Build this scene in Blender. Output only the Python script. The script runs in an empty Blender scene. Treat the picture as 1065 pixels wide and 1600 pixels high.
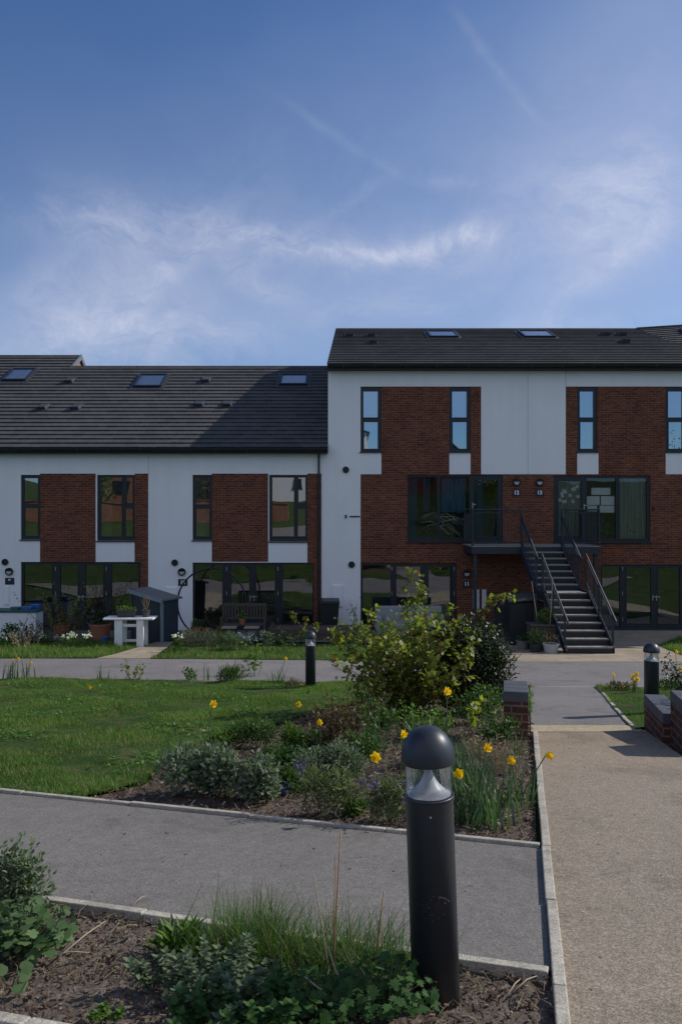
import bpy, bmesh, math, random
import numpy as np
from mathutils import Vector, Matrix
random.seed(7)
R = math.radians
scene = bpy.context.scene
COL = scene.collection

# ------------------------------------------------------------------ survey of the site
EYE = 3.85          # eye height above the house floors
FPX = 1244.0        # focal length in survey pixels (28 mm lens)
F = 25.9            # distance to the house fronts
PROF = [(-200, 13.0), (-60, 7.0), (-30, 5.0), (-10, 3.45), (0, 2.393), (9.3, 1.3086), (14.3, .7256), (15.4, .62), (18.5, .42), (20, .27), (22, .12), (25.9, 0), (60, 0), (500, 0)]
PY = np.array([p[0] for p in PROF], float); PZ = np.array([p[1] for p in PROF], float)
def zg(y): return np.interp(y, PY, PZ)
def G(px, py, dz=0.0):
    """point of the sloping ground seen at survey pixel (px, py)"""
    k = (py - 800) / FPX
    lo, hi = 1.5, 40.0
    for _ in range(50):
        m = (lo + hi) / 2
        if (EYE - zg(m)) / m > k: lo = m
        else: hi = m
    return Vector(((px - 532.5) / FPX * m, m, float(zg(m)) + dz))
def fx(px): return (px - 532.5) / FPX * F
def fz(py): return EYE - (py - 800) / FPX * F
def at(px, py, Y): return Vector(((px - 532.5) / FPX * Y, Y, EYE - (py - 800) / FPX * Y))

# ------------------------------------------------------------------ node helpers
def new_mat(name):
    m = bpy.data.materials.new(name); m.use_nodes = True
    nt = m.node_tree; nt.nodes.clear()
    return m, nt
def N(nt, typ, ins=None, **at_):
    n = nt.nodes.new(typ)
    for k, v in at_.items(): setattr(n, k, v)
    for k, v in (ins or {}).items():
        s = n.inputs[k]
        if hasattr(v, 'is_output'): nt.links.new(v, s)
        elif isinstance(v, (tuple, list)) and len(v) == 3 and s.type == 'RGBA': s.default_value = (*v, 1)
        else: s.default_value = v
    return n
def M_(nt, op, a, b=0.0, c=0.0, clamp=False):
    return N(nt, 'ShaderNodeMath', {0: a, 1: b, 2: c}, operation=op, use_clamp=clamp).outputs[0]
def MIX(nt, f, a, b, mode='MIX'):
    n = nt.nodes.new('ShaderNodeMix'); n.data_type = 'RGBA'; n.blend_type = mode
    for i, v in ((0, f), (6, a), (7, b)):
        s = n.inputs[i]
        if hasattr(v, 'is_output'): nt.links.new(v, s)
        elif i == 0: s.default_value = v
        else: s.default_value = (*v, 1)
    return n.outputs[2]
def RAMP(nt, fac, stops, interp='LINEAR'):
    n = nt.nodes.new('ShaderNodeValToRGB'); nt.links.new(fac, n.inputs[0])
    e = n.color_ramp; e.interpolation = interp
    while len(e.elements) < len(stops): e.elements.new(.5)
    for el, (p, c) in zip(e.elements, stops):
        el.position = p; el.color = (*c, 1) if len(c) == 3 else c
    return n.outputs[0]
def g(v): return (v, v, v)
def OBJ(nt): return N(nt, 'ShaderNodeTexCoord').outputs['Object']
def NOISE(nt, vec, scale, detail=4, rough=.55, dist=0.0):
    return N(nt, 'ShaderNodeTexNoise', {'Vector': vec, 'Scale': scale, 'Detail': detail, 'Roughness': rough, 'Distortion': dist}).outputs[0]
def VMAP(nt, vec, scale=(1, 1, 1), loc=(0, 0, 0), rot=(0, 0, 0)):
    return N(nt, 'ShaderNodeMapping', {'Vector': vec, 'Scale': scale, 'Location': loc, 'Rotation': rot}).outputs[0]
def out(nt, sh): N(nt, 'ShaderNodeOutputMaterial', {0: sh})
def PR(nt, col, rough=.6, metal=0.0, bump=None, spec=.5, bstr=.5, bdist=.01):
    ins = {'Base Color': col, 'Roughness': rough, 'Metallic': metal, 'Specular IOR Level': spec}
    n = N(nt, 'ShaderNodeBsdfPrincipled', ins)
    if bump is not None:
        b = N(nt, 'ShaderNodeBump', {'Height': bump, 'Strength': bstr, 'Distance': bdist})
        nt.links.new(b.outputs[0], n.inputs['Normal'])
    return n.outputs[0]
def pm(name, col, rough=.6, metal=0.0, var=.18, scale=6.0, spec=.5, bumpy=0.0):
    m, nt = new_mat(name); o = OBJ(nt)
    n1 = NOISE(nt, o, scale, 5); n2 = NOISE(nt, o, scale * 9, 3)
    f = M_(nt, 'MULTIPLY_ADD', n2, .4, M_(nt, 'MULTIPLY', n1, .6))
    c = MIX(nt, RAMP(nt, f, [(.3, g(0)), (.7, g(1))]), tuple(x * (1 - var) for x in col), tuple(min(1, x * (1 + var)) for x in col))
    r = M_(nt, 'MULTIPLY_ADD', n1, .25, rough - .12)
    out(nt, PR(nt, c, r, metal, n2 if bumpy else None, spec, .6, bumpy)); return m
def leafmat(name, a, b, trans=.35, rough=.5, c=None, spec=.35):
    m, nt = new_mat(name)
    geo = N(nt, 'ShaderNodeNewGeometry')
    r = geo.outputs['Random Per Island']
    stops = [(0, a), (1, b)] if c is None else [(0, a), (.9, b), (.93, c), (1, c)]
    col = RAMP(nt, r, stops)
    n1 = NOISE(nt, OBJ(nt), 7.0, 3)
    col = MIX(nt, 1.0, col, RAMP(nt, n1, [(.3, g(.75)), (.7, g(1.2))]), 'MULTIPLY')
    p = PR(nt, col, rough, 0, None, spec)
    tcol = MIX(nt, 1.0, col, (1.5, 1.7, .7), 'MULTIPLY')
    t = N(nt, 'ShaderNodeBsdfTranslucent', {'Color': tcol}).outputs[0]
    out(nt, N(nt, 'ShaderNodeMixShader', {0: trans, 1: p, 2: t}).outputs[0]); return m

# ------------------------------------------------------------------ materials
def brick_mat(name, c1, c2, mortar, bw=.225, rh=.075, ms=.01, var=.35):
    m, nt = new_mat(name); o = OBJ(nt)
    s = N(nt, 'ShaderNodeSeparateXYZ', {0: o})
    v = N(nt, 'ShaderNodeCombineXYZ', {0: M_(nt, 'ADD', s.outputs[0], s.outputs[1]), 1: s.outputs[2]}).outputs[0]
    b = N(nt, 'ShaderNodeTexBrick', {'Vector': v, 'Color1': c1, 'Color2': c2, 'Mortar': mortar, 'Scale': 1.0, 'Mortar Size': ms, 'Mortar Smooth': .3, 'Bias': -.1, 'Brick Width': bw, 'Row Height': rh})
    n1 = NOISE(nt, o, 1.1, 4); n2 = NOISE(nt, VMAP(nt, v, (5, 13.3, 1)), 1.0, 2); n3 = NOISE(nt, o, 40, 3)
    col = MIX(nt, 1.0, b.outputs['Color'], RAMP(nt, n2, [(.25, g(1 - var)), (.75, g(1 + var))]), 'MULTIPLY')
    col = MIX(nt, 1.0, col, RAMP(nt, n1, [(.3, (.8, .8, .82)), (.7, (1.12, 1.1, 1.08))]), 'MULTIPLY')
    # a little efflorescence
    e = M_(nt, 'MULTIPLY', RAMP(nt, NOISE(nt, o, .9, 2), [(.66, g(0)), (.75, g(1))]), RAMP(nt, n3, [(.5, g(0)), (.65, g(.4))]))
    col = MIX(nt, e, col, (.3, .26, .24))
    h = M_(nt, 'MULTIPLY_ADD', n3, .25, M_(nt, 'SUBTRACT', 1.0, b.outputs['Fac']))
    out(nt, PR(nt, col, .85, 0, h, .3, .8, .006)); return m
BRICK = brick_mat('red_brick', (.2, .055, .024), (.105, .03, .016), (.17, .12, .085))
BRICK_WALL = brick_mat('garden_brick', (.11, .04, .026), (.07, .027, .02), (.17, .13, .1), .225, .085, .012)
BRICK_ORANGE = brick_mat('orange_brick', (.34, .13, .065), (.26, .1, .055), (.3, .23, .17))
def render_mat():
    m, nt = new_mat('white_render'); o = OBJ(nt)
    n1 = NOISE(nt, o, .8, 4); n2 = NOISE(nt, VMAP(nt, o, (3.5, 3.5, .22)), 1.0, 4); n3 = NOISE(nt, o, 160, 2)
    c = MIX(nt, RAMP(nt, n1, [(.3, g(0)), (.7, g(1))]), (.82, .82, .81), (.86, .86, .85))
    c = MIX(nt, 1.0, c, RAMP(nt, n2, [(.28, (.968, .965, .957)), (.6, g(1.0))]), 'MULTIPLY')
    out(nt, PR(nt, c, .9, 0, n3, .2, .35, .003)); return m
RENDER = render_mat()
def roof_mat():
    m, nt = new_mat('roof_tile'); o = OBJ(nt)
    s = N(nt, 'ShaderNodeSeparateXYZ', {0: o})
    u = M_(nt, 'DIVIDE', s.outputs[0], .31)
    row = M_(nt, 'FLOOR', M_(nt, 'DIVIDE', M_(nt, 'ADD', s.outputs[1], .22), .2882))
    u = M_(nt, 'MULTIPLY_ADD', M_(nt, 'MODULO', row, 2.0), .5, u)
    cell = N(nt, 'ShaderNodeCombineXYZ', {0: M_(nt, 'FLOOR', u), 1: row}).outputs[0]
    wn = N(nt, 'ShaderNodeTexWhiteNoise', {'Vector': cell}).outputs['Value']
    fr = M_(nt, 'FRACT', u); joint = M_(nt, 'LESS_THAN', fr, .035)
    n1 = NOISE(nt, o, .5, 4); n2 = NOISE(nt, o, 25, 4); n3 = NOISE(nt, o, 4.0, 4)
    c = MIX(nt, wn, (.062, .06, .059), (.086, .083, .081))
    c = MIX(nt, 1.0, c, RAMP(nt, n1, [(.3, g(.85)), (.7, g(1.15))]), 'MULTIPLY')
    c = MIX(nt, 1.0, c, RAMP(nt, n2, [(.3, g(.85)), (.7, g(1.15))]), 'MULTIPLY')
    sp = M_(nt, 'MULTIPLY', RAMP(nt, n3, [(.6, g(0)), (.75, g(1))]), RAMP(nt, NOISE(nt, o, 60, 2), [(.62, g(0)), (.7, g(.5))]))
    c = MIX(nt, sp, c, (.2, .2, .16))
    c = MIX(nt, joint, c, (.02, .02, .02))
    out(nt, PR(nt, c, .75, 0, n2, .35, .4, .004)); return m
ROOF = roof_mat()
FRAME = pm('anthracite_frame', (.018, .021, .027), .38, 0, .1, 3, .5)
BLACK = pm('black_metal', (.012, .014, .018), .45, 0, .15, 5, .5)
STEEL = pm('painted_steel', (.02, .027, .038), .5, 0, .25, 9, .5)
GUTTER = pm('black_gutter', (.012, .012, .014), .4, 0, .15, 5)
SOFFIT = pm('dark_soffit', (.03, .03, .033), .7)
LEAD = pm('lead_flashing', (.14, .145, .16), .5, .2, .2, 4)
def glass_mat(name, refl=.42, warp=.0, tint=(.75, .8, .8)):
    m, nt = new_mat(name); o = OBJ(nt)
    fr = N(nt, 'ShaderNodeFresnel', {'IOR': 1.5}).outputs[0]
    f = M_(nt, 'MULTIPLY_ADD', fr, 1.0, refl - .04, True)
    t = N(nt, 'ShaderNodeBsdfTransparent', {'Color': tint}).outputs[0]
    gl = N(nt, 'ShaderNodeBsdfGlossy', {'Color': (.95, .97, 1), 'Roughness': .0})
    if warp:
        b = N(nt, 'ShaderNodeBump', {'Height': NOISE(nt, o, .7, 1, .4), 'Strength': 1.0, 'Distance': warp})
        nt.links.new(b.outputs[0], gl.inputs['Normal'])
    out(nt, N(nt, 'ShaderNodeMixShader', {0: f, 1: t, 2: gl.outputs[0]}).outputs[0]); return m
GLASS = glass_mat('window_glass', .40, .006)
GLASS_SKY = glass_mat('upper_window_glass', .56, .004)
GLASS_WARP = glass_mat('door_glass', .23, .02)
GLASS_BIG = glass_mat('large_pane_glass', .11, .006, (.85, .9, .9))
GLASS_ROOF = glass_mat('skylight_glass', .12, .002, (.75, .8, .85))
def curtain_mat(name, c):
    m, nt = new_mat(name)
    n1 = NOISE(nt, VMAP(nt, OBJ(nt), (14, 14, .7)), 1.0, 3)
    col = MIX(nt, 1.0, c, RAMP(nt, n1, [(.3, g(.75)), (.7, g(1.1))]), 'MULTIPLY')
    d = PR(nt, col, .9, 0, None, .1); t = N(nt, 'ShaderNodeBsdfTranslucent', {'Color': col}).outputs[0]
    out(nt, N(nt, 'ShaderNodeMixShader', {0: .35, 1: d, 2: t}).outputs[0]); return m
CURT_W = curtain_mat('net_curtain', (.72, .72, .7)); CURT_B = curtain_mat('blue_curtain', (.13, .27, .46)); CURT_G = curtain_mat('grey_curtain', (.46, .5, .44))
CURT_BR = curtain_mat('brown_curtain', (.2, .12, .08))
ROOM = pm('room_plaster', (.28, .26, .24), .9)
PAPER = pm('paper', (.78, .78, .78), .9, 0, .06)
WHITE_P = pm('white_paint', (.78, .78, .76), .5, 0, .07, 8)
METERBOX = pm('meter_box_plastic', (.62, .63, .63), .5, 0, .05, 8)
PLATE = pm('number_plate', (.02, .022, .035), .4)
DIGIT = pm('white_digits', (.8, .8, .8), .5, 0, .02)
LAMP_GLASS = pm('lamp_diffuser', (.45, .47, .48), .3, 0, .08)
def ground_speckle(name, base, cells, rough=.9, big=.16, bump=.004, warm=None):
    """cells: list of (scale, dark, light) layers of aggregate"""
    m, nt = new_mat(name); o = OBJ(nt)
    col = None
    c = RAMP(nt, NOISE(nt, o, .55, 5, .6), [(.3, tuple(x * (1 - big) for x in base)), (.7, tuple(x * (1 + big) for x in base))])
    if warm: c = MIX(nt, RAMP(nt, NOISE(nt, o, .23, 3), [(.42, g(0)), (.62, g(1))]), c, MIX(nt, 1.0, c, warm, 'MULTIPLY'))
    h = None
    for sc, dk, lt in cells:
        v = N(nt, 'ShaderNodeTexVoronoi', {'Vector': o, 'Scale': sc})
        sep = N(nt, 'ShaderNodeSeparateColor', {0: v.outputs['Color']})
        c = MIX(nt, 1.0, c, RAMP(nt, sep.outputs[0], [(0, g(dk)), (.55, g(1)), (1, g(lt))]), 'MULTIPLY')
        h = v.outputs['Distance'] if h is None else h
    st = NOISE(nt, o, 1.3, 5, .65, .6)
    c = MIX(nt, 1.0, c, RAMP(nt, st, [(.36, g(.8)), (.46, g(1)), (.6, g(1)), (.68, g(1.1))]), 'MULTIPLY')
    sv = N(nt, 'ShaderNodeTexVoronoi', {'Vector': o, 'Scale': 3.1}); sq = N(nt, 'ShaderNodeSeparateColor', {0: sv.outputs['Color']})
    spot = M_(nt, 'MULTIPLY', M_(nt, 'LESS_THAN', M_(nt, 'MULTIPLY_ADD', NOISE(nt, o, 30, 2), .05, sv.outputs['Distance']), .075), M_(nt, 'GREATER_THAN', sq.outputs[1], .62))
    c = MIX(nt, M_(nt, 'MULTIPLY', spot, .35), c, (.06, .055, .05))
    n9 = NOISE(nt, o, 14, 4)
    c = MIX(nt, 1.0, c, RAMP(nt, n9, [(.3, g(.9)), (.7, g(1.08))]), 'MULTIPLY')
    hh = M_(nt, 'SUBTRACT', 1.0, h)
    out(nt, PR(nt, c, rough, 0, hh, .3, .6, bump)); return m
TARMAC = ground_speckle('tarmac', (.172, .157, .139), [(230, .62, 1.45), (90, .9, 1.12)], .92, .13, .0004)
TARMAC2 = ground_speckle('grey_tarmac', (.19, .175, .165), [(230, .68, 1.4), (90, .9, 1.1)], .92, .13, .0004)
BUFF = ground_speckle('buff_resin_gravel', (.285, .222, .155), [(210, .55, 1.45), (95, .8, 1.2)], .9, .1, .0006, (.92, .96, 1.02))
STONE = ground_speckle('stone_strip', (.42, .34, .22), [(90, .8, 1.2), (30, .9, 1.1)], .9, .1, .003)
CONC = ground_speckle('concrete_edging', (.41, .37, .3), [(120, .75, 1.25), (14, .88, 1.1)], .9, .15, .003)
def paving_mat(name, c1, c2, joint, w, h):
    m, nt = new_mat(name); o = OBJ(nt)
    b = N(nt, 'ShaderNodeTexBrick', {'Vector': o, 'Color1': c1, 'Color2': c2, 'Mortar': joint, 'Scale': 1.0, 'Mortar Size': .012, 'Brick Width': w, 'Row Height': h})
    n1 = NOISE(nt, o, 1.6, 5); n2 = NOISE(nt, o, 50, 3)
    c = MIX(nt, 1.0, b.outputs[0], RAMP(nt, n1, [(.3, g(.8)), (.7, g(1.15))]), 'MULTIPLY')
    c = MIX(nt, 1.0, c, RAMP(nt, n2, [(.3, g(.85)), (.7, g(1.15))]), 'MULTIPLY')
    out(nt, PR(nt, c, .9, 0, n2, .3, .4, .004)); return m
PAVING = paving_mat('beige_paving', (.3, .25, .18), (.34, .28, .2), (.18, .15, .11), .9, .6)
PATIO = paving_mat('grey_patio', (.13, .12, .11), (.16, .15, .14), (.06, .06, .05), .6, .6)
def soil_mat(name, a, b, c):
    m, nt = new_mat(name); o = OBJ(nt)
    n1 = NOISE(nt, o, 3, 6, .65); n2 = NOISE(nt, o, 45, 5, .7)
    v = N(nt, 'ShaderNodeTexVoronoi', {'Vector': o, 'Scale': 55.0}); sep = N(nt, 'ShaderNodeSeparateColor', {0: v.outputs['Color']})
    col = MIX(nt, RAMP(nt, n1, [(.35, g(0)), (.65, g(1))]), a, b)
    col = MIX(nt, RAMP(nt, sep.outputs[1], [(.7, g(0)), (.95, g(.7))]), col, c)
    col = MIX(nt, 1.0, col, RAMP(nt, n2, [(.3, g(.6)), (.7, g(1.3))]), 'MULTIPLY')
    out(nt, PR(nt, col, .95, 0, n2, .2, .9, .02)); return m
SOIL = soil_mat('bed_soil', (.075, .054, .04), (.135, .103, .08), (.22, .175, .14))
def turf_mat():
    m, nt = new_mat('turf'); o = OBJ(nt)
    n1 = NOISE(nt, o, .9, 5); n2 = NOISE(nt, o, 30, 4, .7); n3 = NOISE(nt, o, 3.2, 4)
    c = RAMP(nt, n1, [(.3, (.024, .05, .010)), (.6, (.04, .075, .015)), (.8, (.068, .085, .026))])
    c = MIX(nt, 1.0, c, RAMP(nt, n2, [(.3, g(.5)), (.7, g(1.4))]), 'MULTIPLY')
    c = MIX(nt, RAMP(nt, n3, [(.5, g(0)), (.68, g(.65))]), c, (.10, .085, .045))
    out(nt, PR(nt, c, .95, 0, n2, .1, .8, .02)); return m
TURF = turf_mat()
SOIL_DRY = soil_mat('dry_bed_soil', (.1, .077, .058), (.185, .146, .115), (.28, .23, .185))
def grass_blade_mat(name, a, b, dry, amount=.16):
    m, nt = new_mat(name); o = OBJ(nt)
    r = N(nt, 'ShaderNodeNewGeometry').outputs['Random Per Island']
    n1 = NOISE(nt, o, .8, 4); n3 = NOISE(nt, o, 3.0, 4)
    c = MIX(nt, r, a, b)
    c = MIX(nt, 1.0, c, RAMP(nt, n1, [(.32, (.62, .78, .7)), (.5, (1, 1, 1)), (.68, (1.5, 1.3, 1.3))]), 'MULTIPLY')
    d = M_(nt, 'GREATER_THAN', M_(nt, 'MULTIPLY_ADD', n3, .55, M_(nt, 'MULTIPLY', r, .75)), 1.0 - amount)
    c = MIX(nt, d, c, dry)
    p = PR(nt, c, .55, 0, None, .25)
    t = N(nt, 'ShaderNodeBsdfTranslucent', {'Color': MIX(nt, 1.0, c, (1.4, 1.6, .6), 'MULTIPLY')}).outputs[0]
    out(nt, N(nt, 'ShaderNodeMixShader', {0: .35, 1: p, 2: t}).outputs[0]); return m
GRASS = grass_blade_mat('lawn_blades', (.046, .125, .014), (.115, .245, .035), (.26, .23, .1))
GRASS_TALL = grass_blade_mat('tuft_blades', (.045, .11, .022), (.11, .2, .05), (.22, .2, .1), .12)
def chip_mat():
    m, nt = new_mat('bark_chip')
    r = N(nt, 'ShaderNodeNewGeometry').outputs['Random Per Island']
    c = RAMP(nt, r, [(0, (.035, .022, .016)), (.45, (.085, .052, .036)), (.8, (.15, .1, .07)), (.95, (.27, .21, .15)), (1, (.34, .29, .22))])
    out(nt, PR(nt, c, .9, 0, None, .2)); return m
CHIP = chip_mat()
L_CURRANT = leafmat('currant_leaf', (.08, .12, .018), (.27, .285, .042), .42, .5, (.2, .11, .03))
L_DARK = leafmat('evergreen_leaf', (.016, .028, .01), (.045, .066, .022), .12, .42, None, .4)
L_MID = leafmat('mid_green_leaf', (.045, .1, .022), (.095, .165, .036), .32)
L_BRIGHT = leafmat('bright_leaf', (.065, .14, .022), (.14, .23, .04), .38)
L_GREY = leafmat('grey_green_leaf', (.095, .135, .085), (.18, .225, .15), .25, .75)
L_GREYDK = leafmat('mint_leaf', (.085, .125, .065), (.17, .215, .125), .28, .7)
L_LOBED = leafmat('mallow_leaf', (.06, .115, .038), (.12, .19, .065), .3, .65)
L_GERAN = leafmat('geranium_leaf', (.03, .075, .02), (.065, .135, .035), .28, .7, None, .2)
L_RED = leafmat('reddish_leaf', (.06, .035, .02), (.12, .08, .03), .3, .55)
L_VARIEG = leafmat('wallflower_leaf', (.07, .11, .035), (.25, .26, .15), .28, .6)
L_DAFF = leafmat('daffodil_leaf', (.04, .085, .034), (.1, .15, .075), .3, .42)
L_BROWN = leafmat('brown_leaf', (.07, .045, .022), (.13, .11, .03), .3, .6)
L_LAV = leafmat('lavender_leaf', (.1, .12, .08), (.2, .21, .15), .2, .7)
L_STRAW = leafmat('straw', (.2, .15, .08), (.36, .29, .18), .2, .7)
PETAL_Y = leafmat('yellow_petal', (.8, .5, .01), (.88, .62, .02), .3, .5)
TRUMPET = leafmat('orange_trumpet', (.82, .5, .006), (.87, .55, .008), .3, .5)
PETAL_W = leafmat('white_petal', (.68, .68, .62), (.78, .78, .74), .3, .6)
PETAL_P = leafmat('purple_petal', (.06, .035, .17), (.11, .07, .26), .25, .5)
PETAL_B = leafmat('pale_blue_petal', (.2, .25, .34), (.3, .36, .45), .25, .5)
PETAL_O = leafmat('orange_petal', (.45, .2, .02), (.6, .28, .03), .25, .5)
TWIG = pm('twig_bark', (.11, .075, .05), .85, 0, .3, 20)
TWIG_PALE = pm('pale_twig', (.33, .26, .18), .8, 0, .25, 25)
CANE = pm('dry_cane', (.3, .19, .09), .7, 0, .3, 30)
GREENSTEM = pm('green_stem', (.06, .1, .04), .6, 0, .2, 20)
SHED = pm('shed_panel', (.032, .04, .047), .55, 0, .15, 4)
SHED_TRIM = pm('shed_trim', (.2, .235, .25), .55, 0, .1, 5)
SHED_ROOF = pm('shed_roof', (.13, .135, .14), .5, 0, .15, 4)
BIN = pm('bin_plastic', (.014, .018, .021), .45, 0, .15, 6)
TERRA = pm('terracotta', (.33, .12, .06), .8, 0, .2, 10)
POT_W = pm('pale_pot', (.42, .42, .39), .7, 0, .12, 10)
POT_D = pm('dark_pot', (.04, .042, .045), .6, 0, .2, 10)
WOOD = pm('weathered_wood', (.075, .06, .045), .8, 0, .3, 12)
WOOD_DK = pm('dark_timber', (.075, .055, .04), .85, 0, .3, 8)
BLUE = pm('blue_plastic', (.03, .14, .42), .45); GREENP = pm('green_plastic', (.05, .2, .09), .45); TEAL = pm('teal_lid', (.02, .085, .085), .5)
FABRIC = pm('grey_fabric', (.27, .28, .29), .9, 0, .12, 9)
COPING = pm('blue_engineering_brick', (.075, .078, .09), .6, 0, .3, 5)
def bollard_mat():
    m, nt = new_mat('bollard_paint'); o = OBJ(nt)
    s = N(nt, 'ShaderNodeSeparateXYZ', {0: o})
    n2 = NOISE(nt, o, 30, 3)
    # scuff marks at knee height on the front
    dx = M_(nt, 'DIVIDE', s.outputs[0], .06); dz = M_(nt, 'DIVIDE', M_(nt, 'SUBTRACT', s.outputs[2], .355), .045)
    d = M_(nt, 'SQRT', M_(nt, 'ADD', M_(nt, 'MULTIPLY', dx, dx), M_(nt, 'MULTIPLY', dz, dz)))
    msk = M_(nt, 'MULTIPLY', M_(nt, 'LESS_THAN', d, 1.0), M_(nt, 'LESS_THAN', s.outputs[1], 0.0))
    sc = RAMP(nt, NOISE(nt, VMAP(nt, o, (60, 60, 150), (0, 0, 0), (0, .35, 0)), 1.0, 4, .7), [(.62, g(0)), (.66, g(1))])
    arcd = M_(nt, 'ABSOLUTE', M_(nt, 'SUBTRACT', d, 1.05))
    front = M_(nt, 'MULTIPLY', M_(nt, 'LESS_THAN', s.outputs[1], 0.0), M_(nt, 'MULTIPLY', M_(nt, 'GREATER_THAN', s.outputs[2], .372), M_(nt, 'GREATER_THAN', s.outputs[0], -.012)))
    arc = M_(nt, 'MULTIPLY', M_(nt, 'MULTIPLY', M_(nt, 'LESS_THAN', arcd, .035), front), RAMP(nt, NOISE(nt, o, 50, 2), [(.42, g(0)), (.5, g(1))]))
    f = M_(nt, 'MULTIPLY', M_(nt, 'MAXIMUM', M_(nt, 'MULTIPLY', msk, sc), arc), .8)
    c = MIX(nt, NOISE(nt, o, 4, 4), (.018, .022, .03), (.026, .031, .042))
    low = RAMP(nt, M_(nt, 'MULTIPLY_ADD', n2, .12, s.outputs[2]), [(.06, g(.5)), (.2, g(0))])
    c = MIX(nt, low, c, (.09, .075, .06))
    c = MIX(nt, f, c, (.3, .25, .21))
    out(nt, PR(nt, c, M_(nt, 'MULTIPLY_ADD', n2, .12, .36), 0, n2, .5, .15, .001)); return m
BOLLARD = bollard_mat()
SILVER = pm('silver_reflector', (.86, .86, .88), .4, 0, .03, 9)
def clear_mat():
    m, nt = new_mat('clear_cover')
    lw = N(nt, 'ShaderNodeLayerWeight', {'Blend': .35}).outputs['Fresnel']
    t = N(nt, 'ShaderNodeBsdfTransparent', {'Color': (.94, .95, .95)}).outputs[0]
    gl = N(nt, 'ShaderNodeBsdfGlossy', {'Color': (.9, .92, .95), 'Roughness': 0}).outputs[0]
    out(nt, N(nt, 'ShaderNodeMixShader', {0: M_(nt, 'MULTIPLY', lw, .4), 1: t, 2: gl}).outputs[0]); return m
CLEAR = clear_mat()

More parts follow.
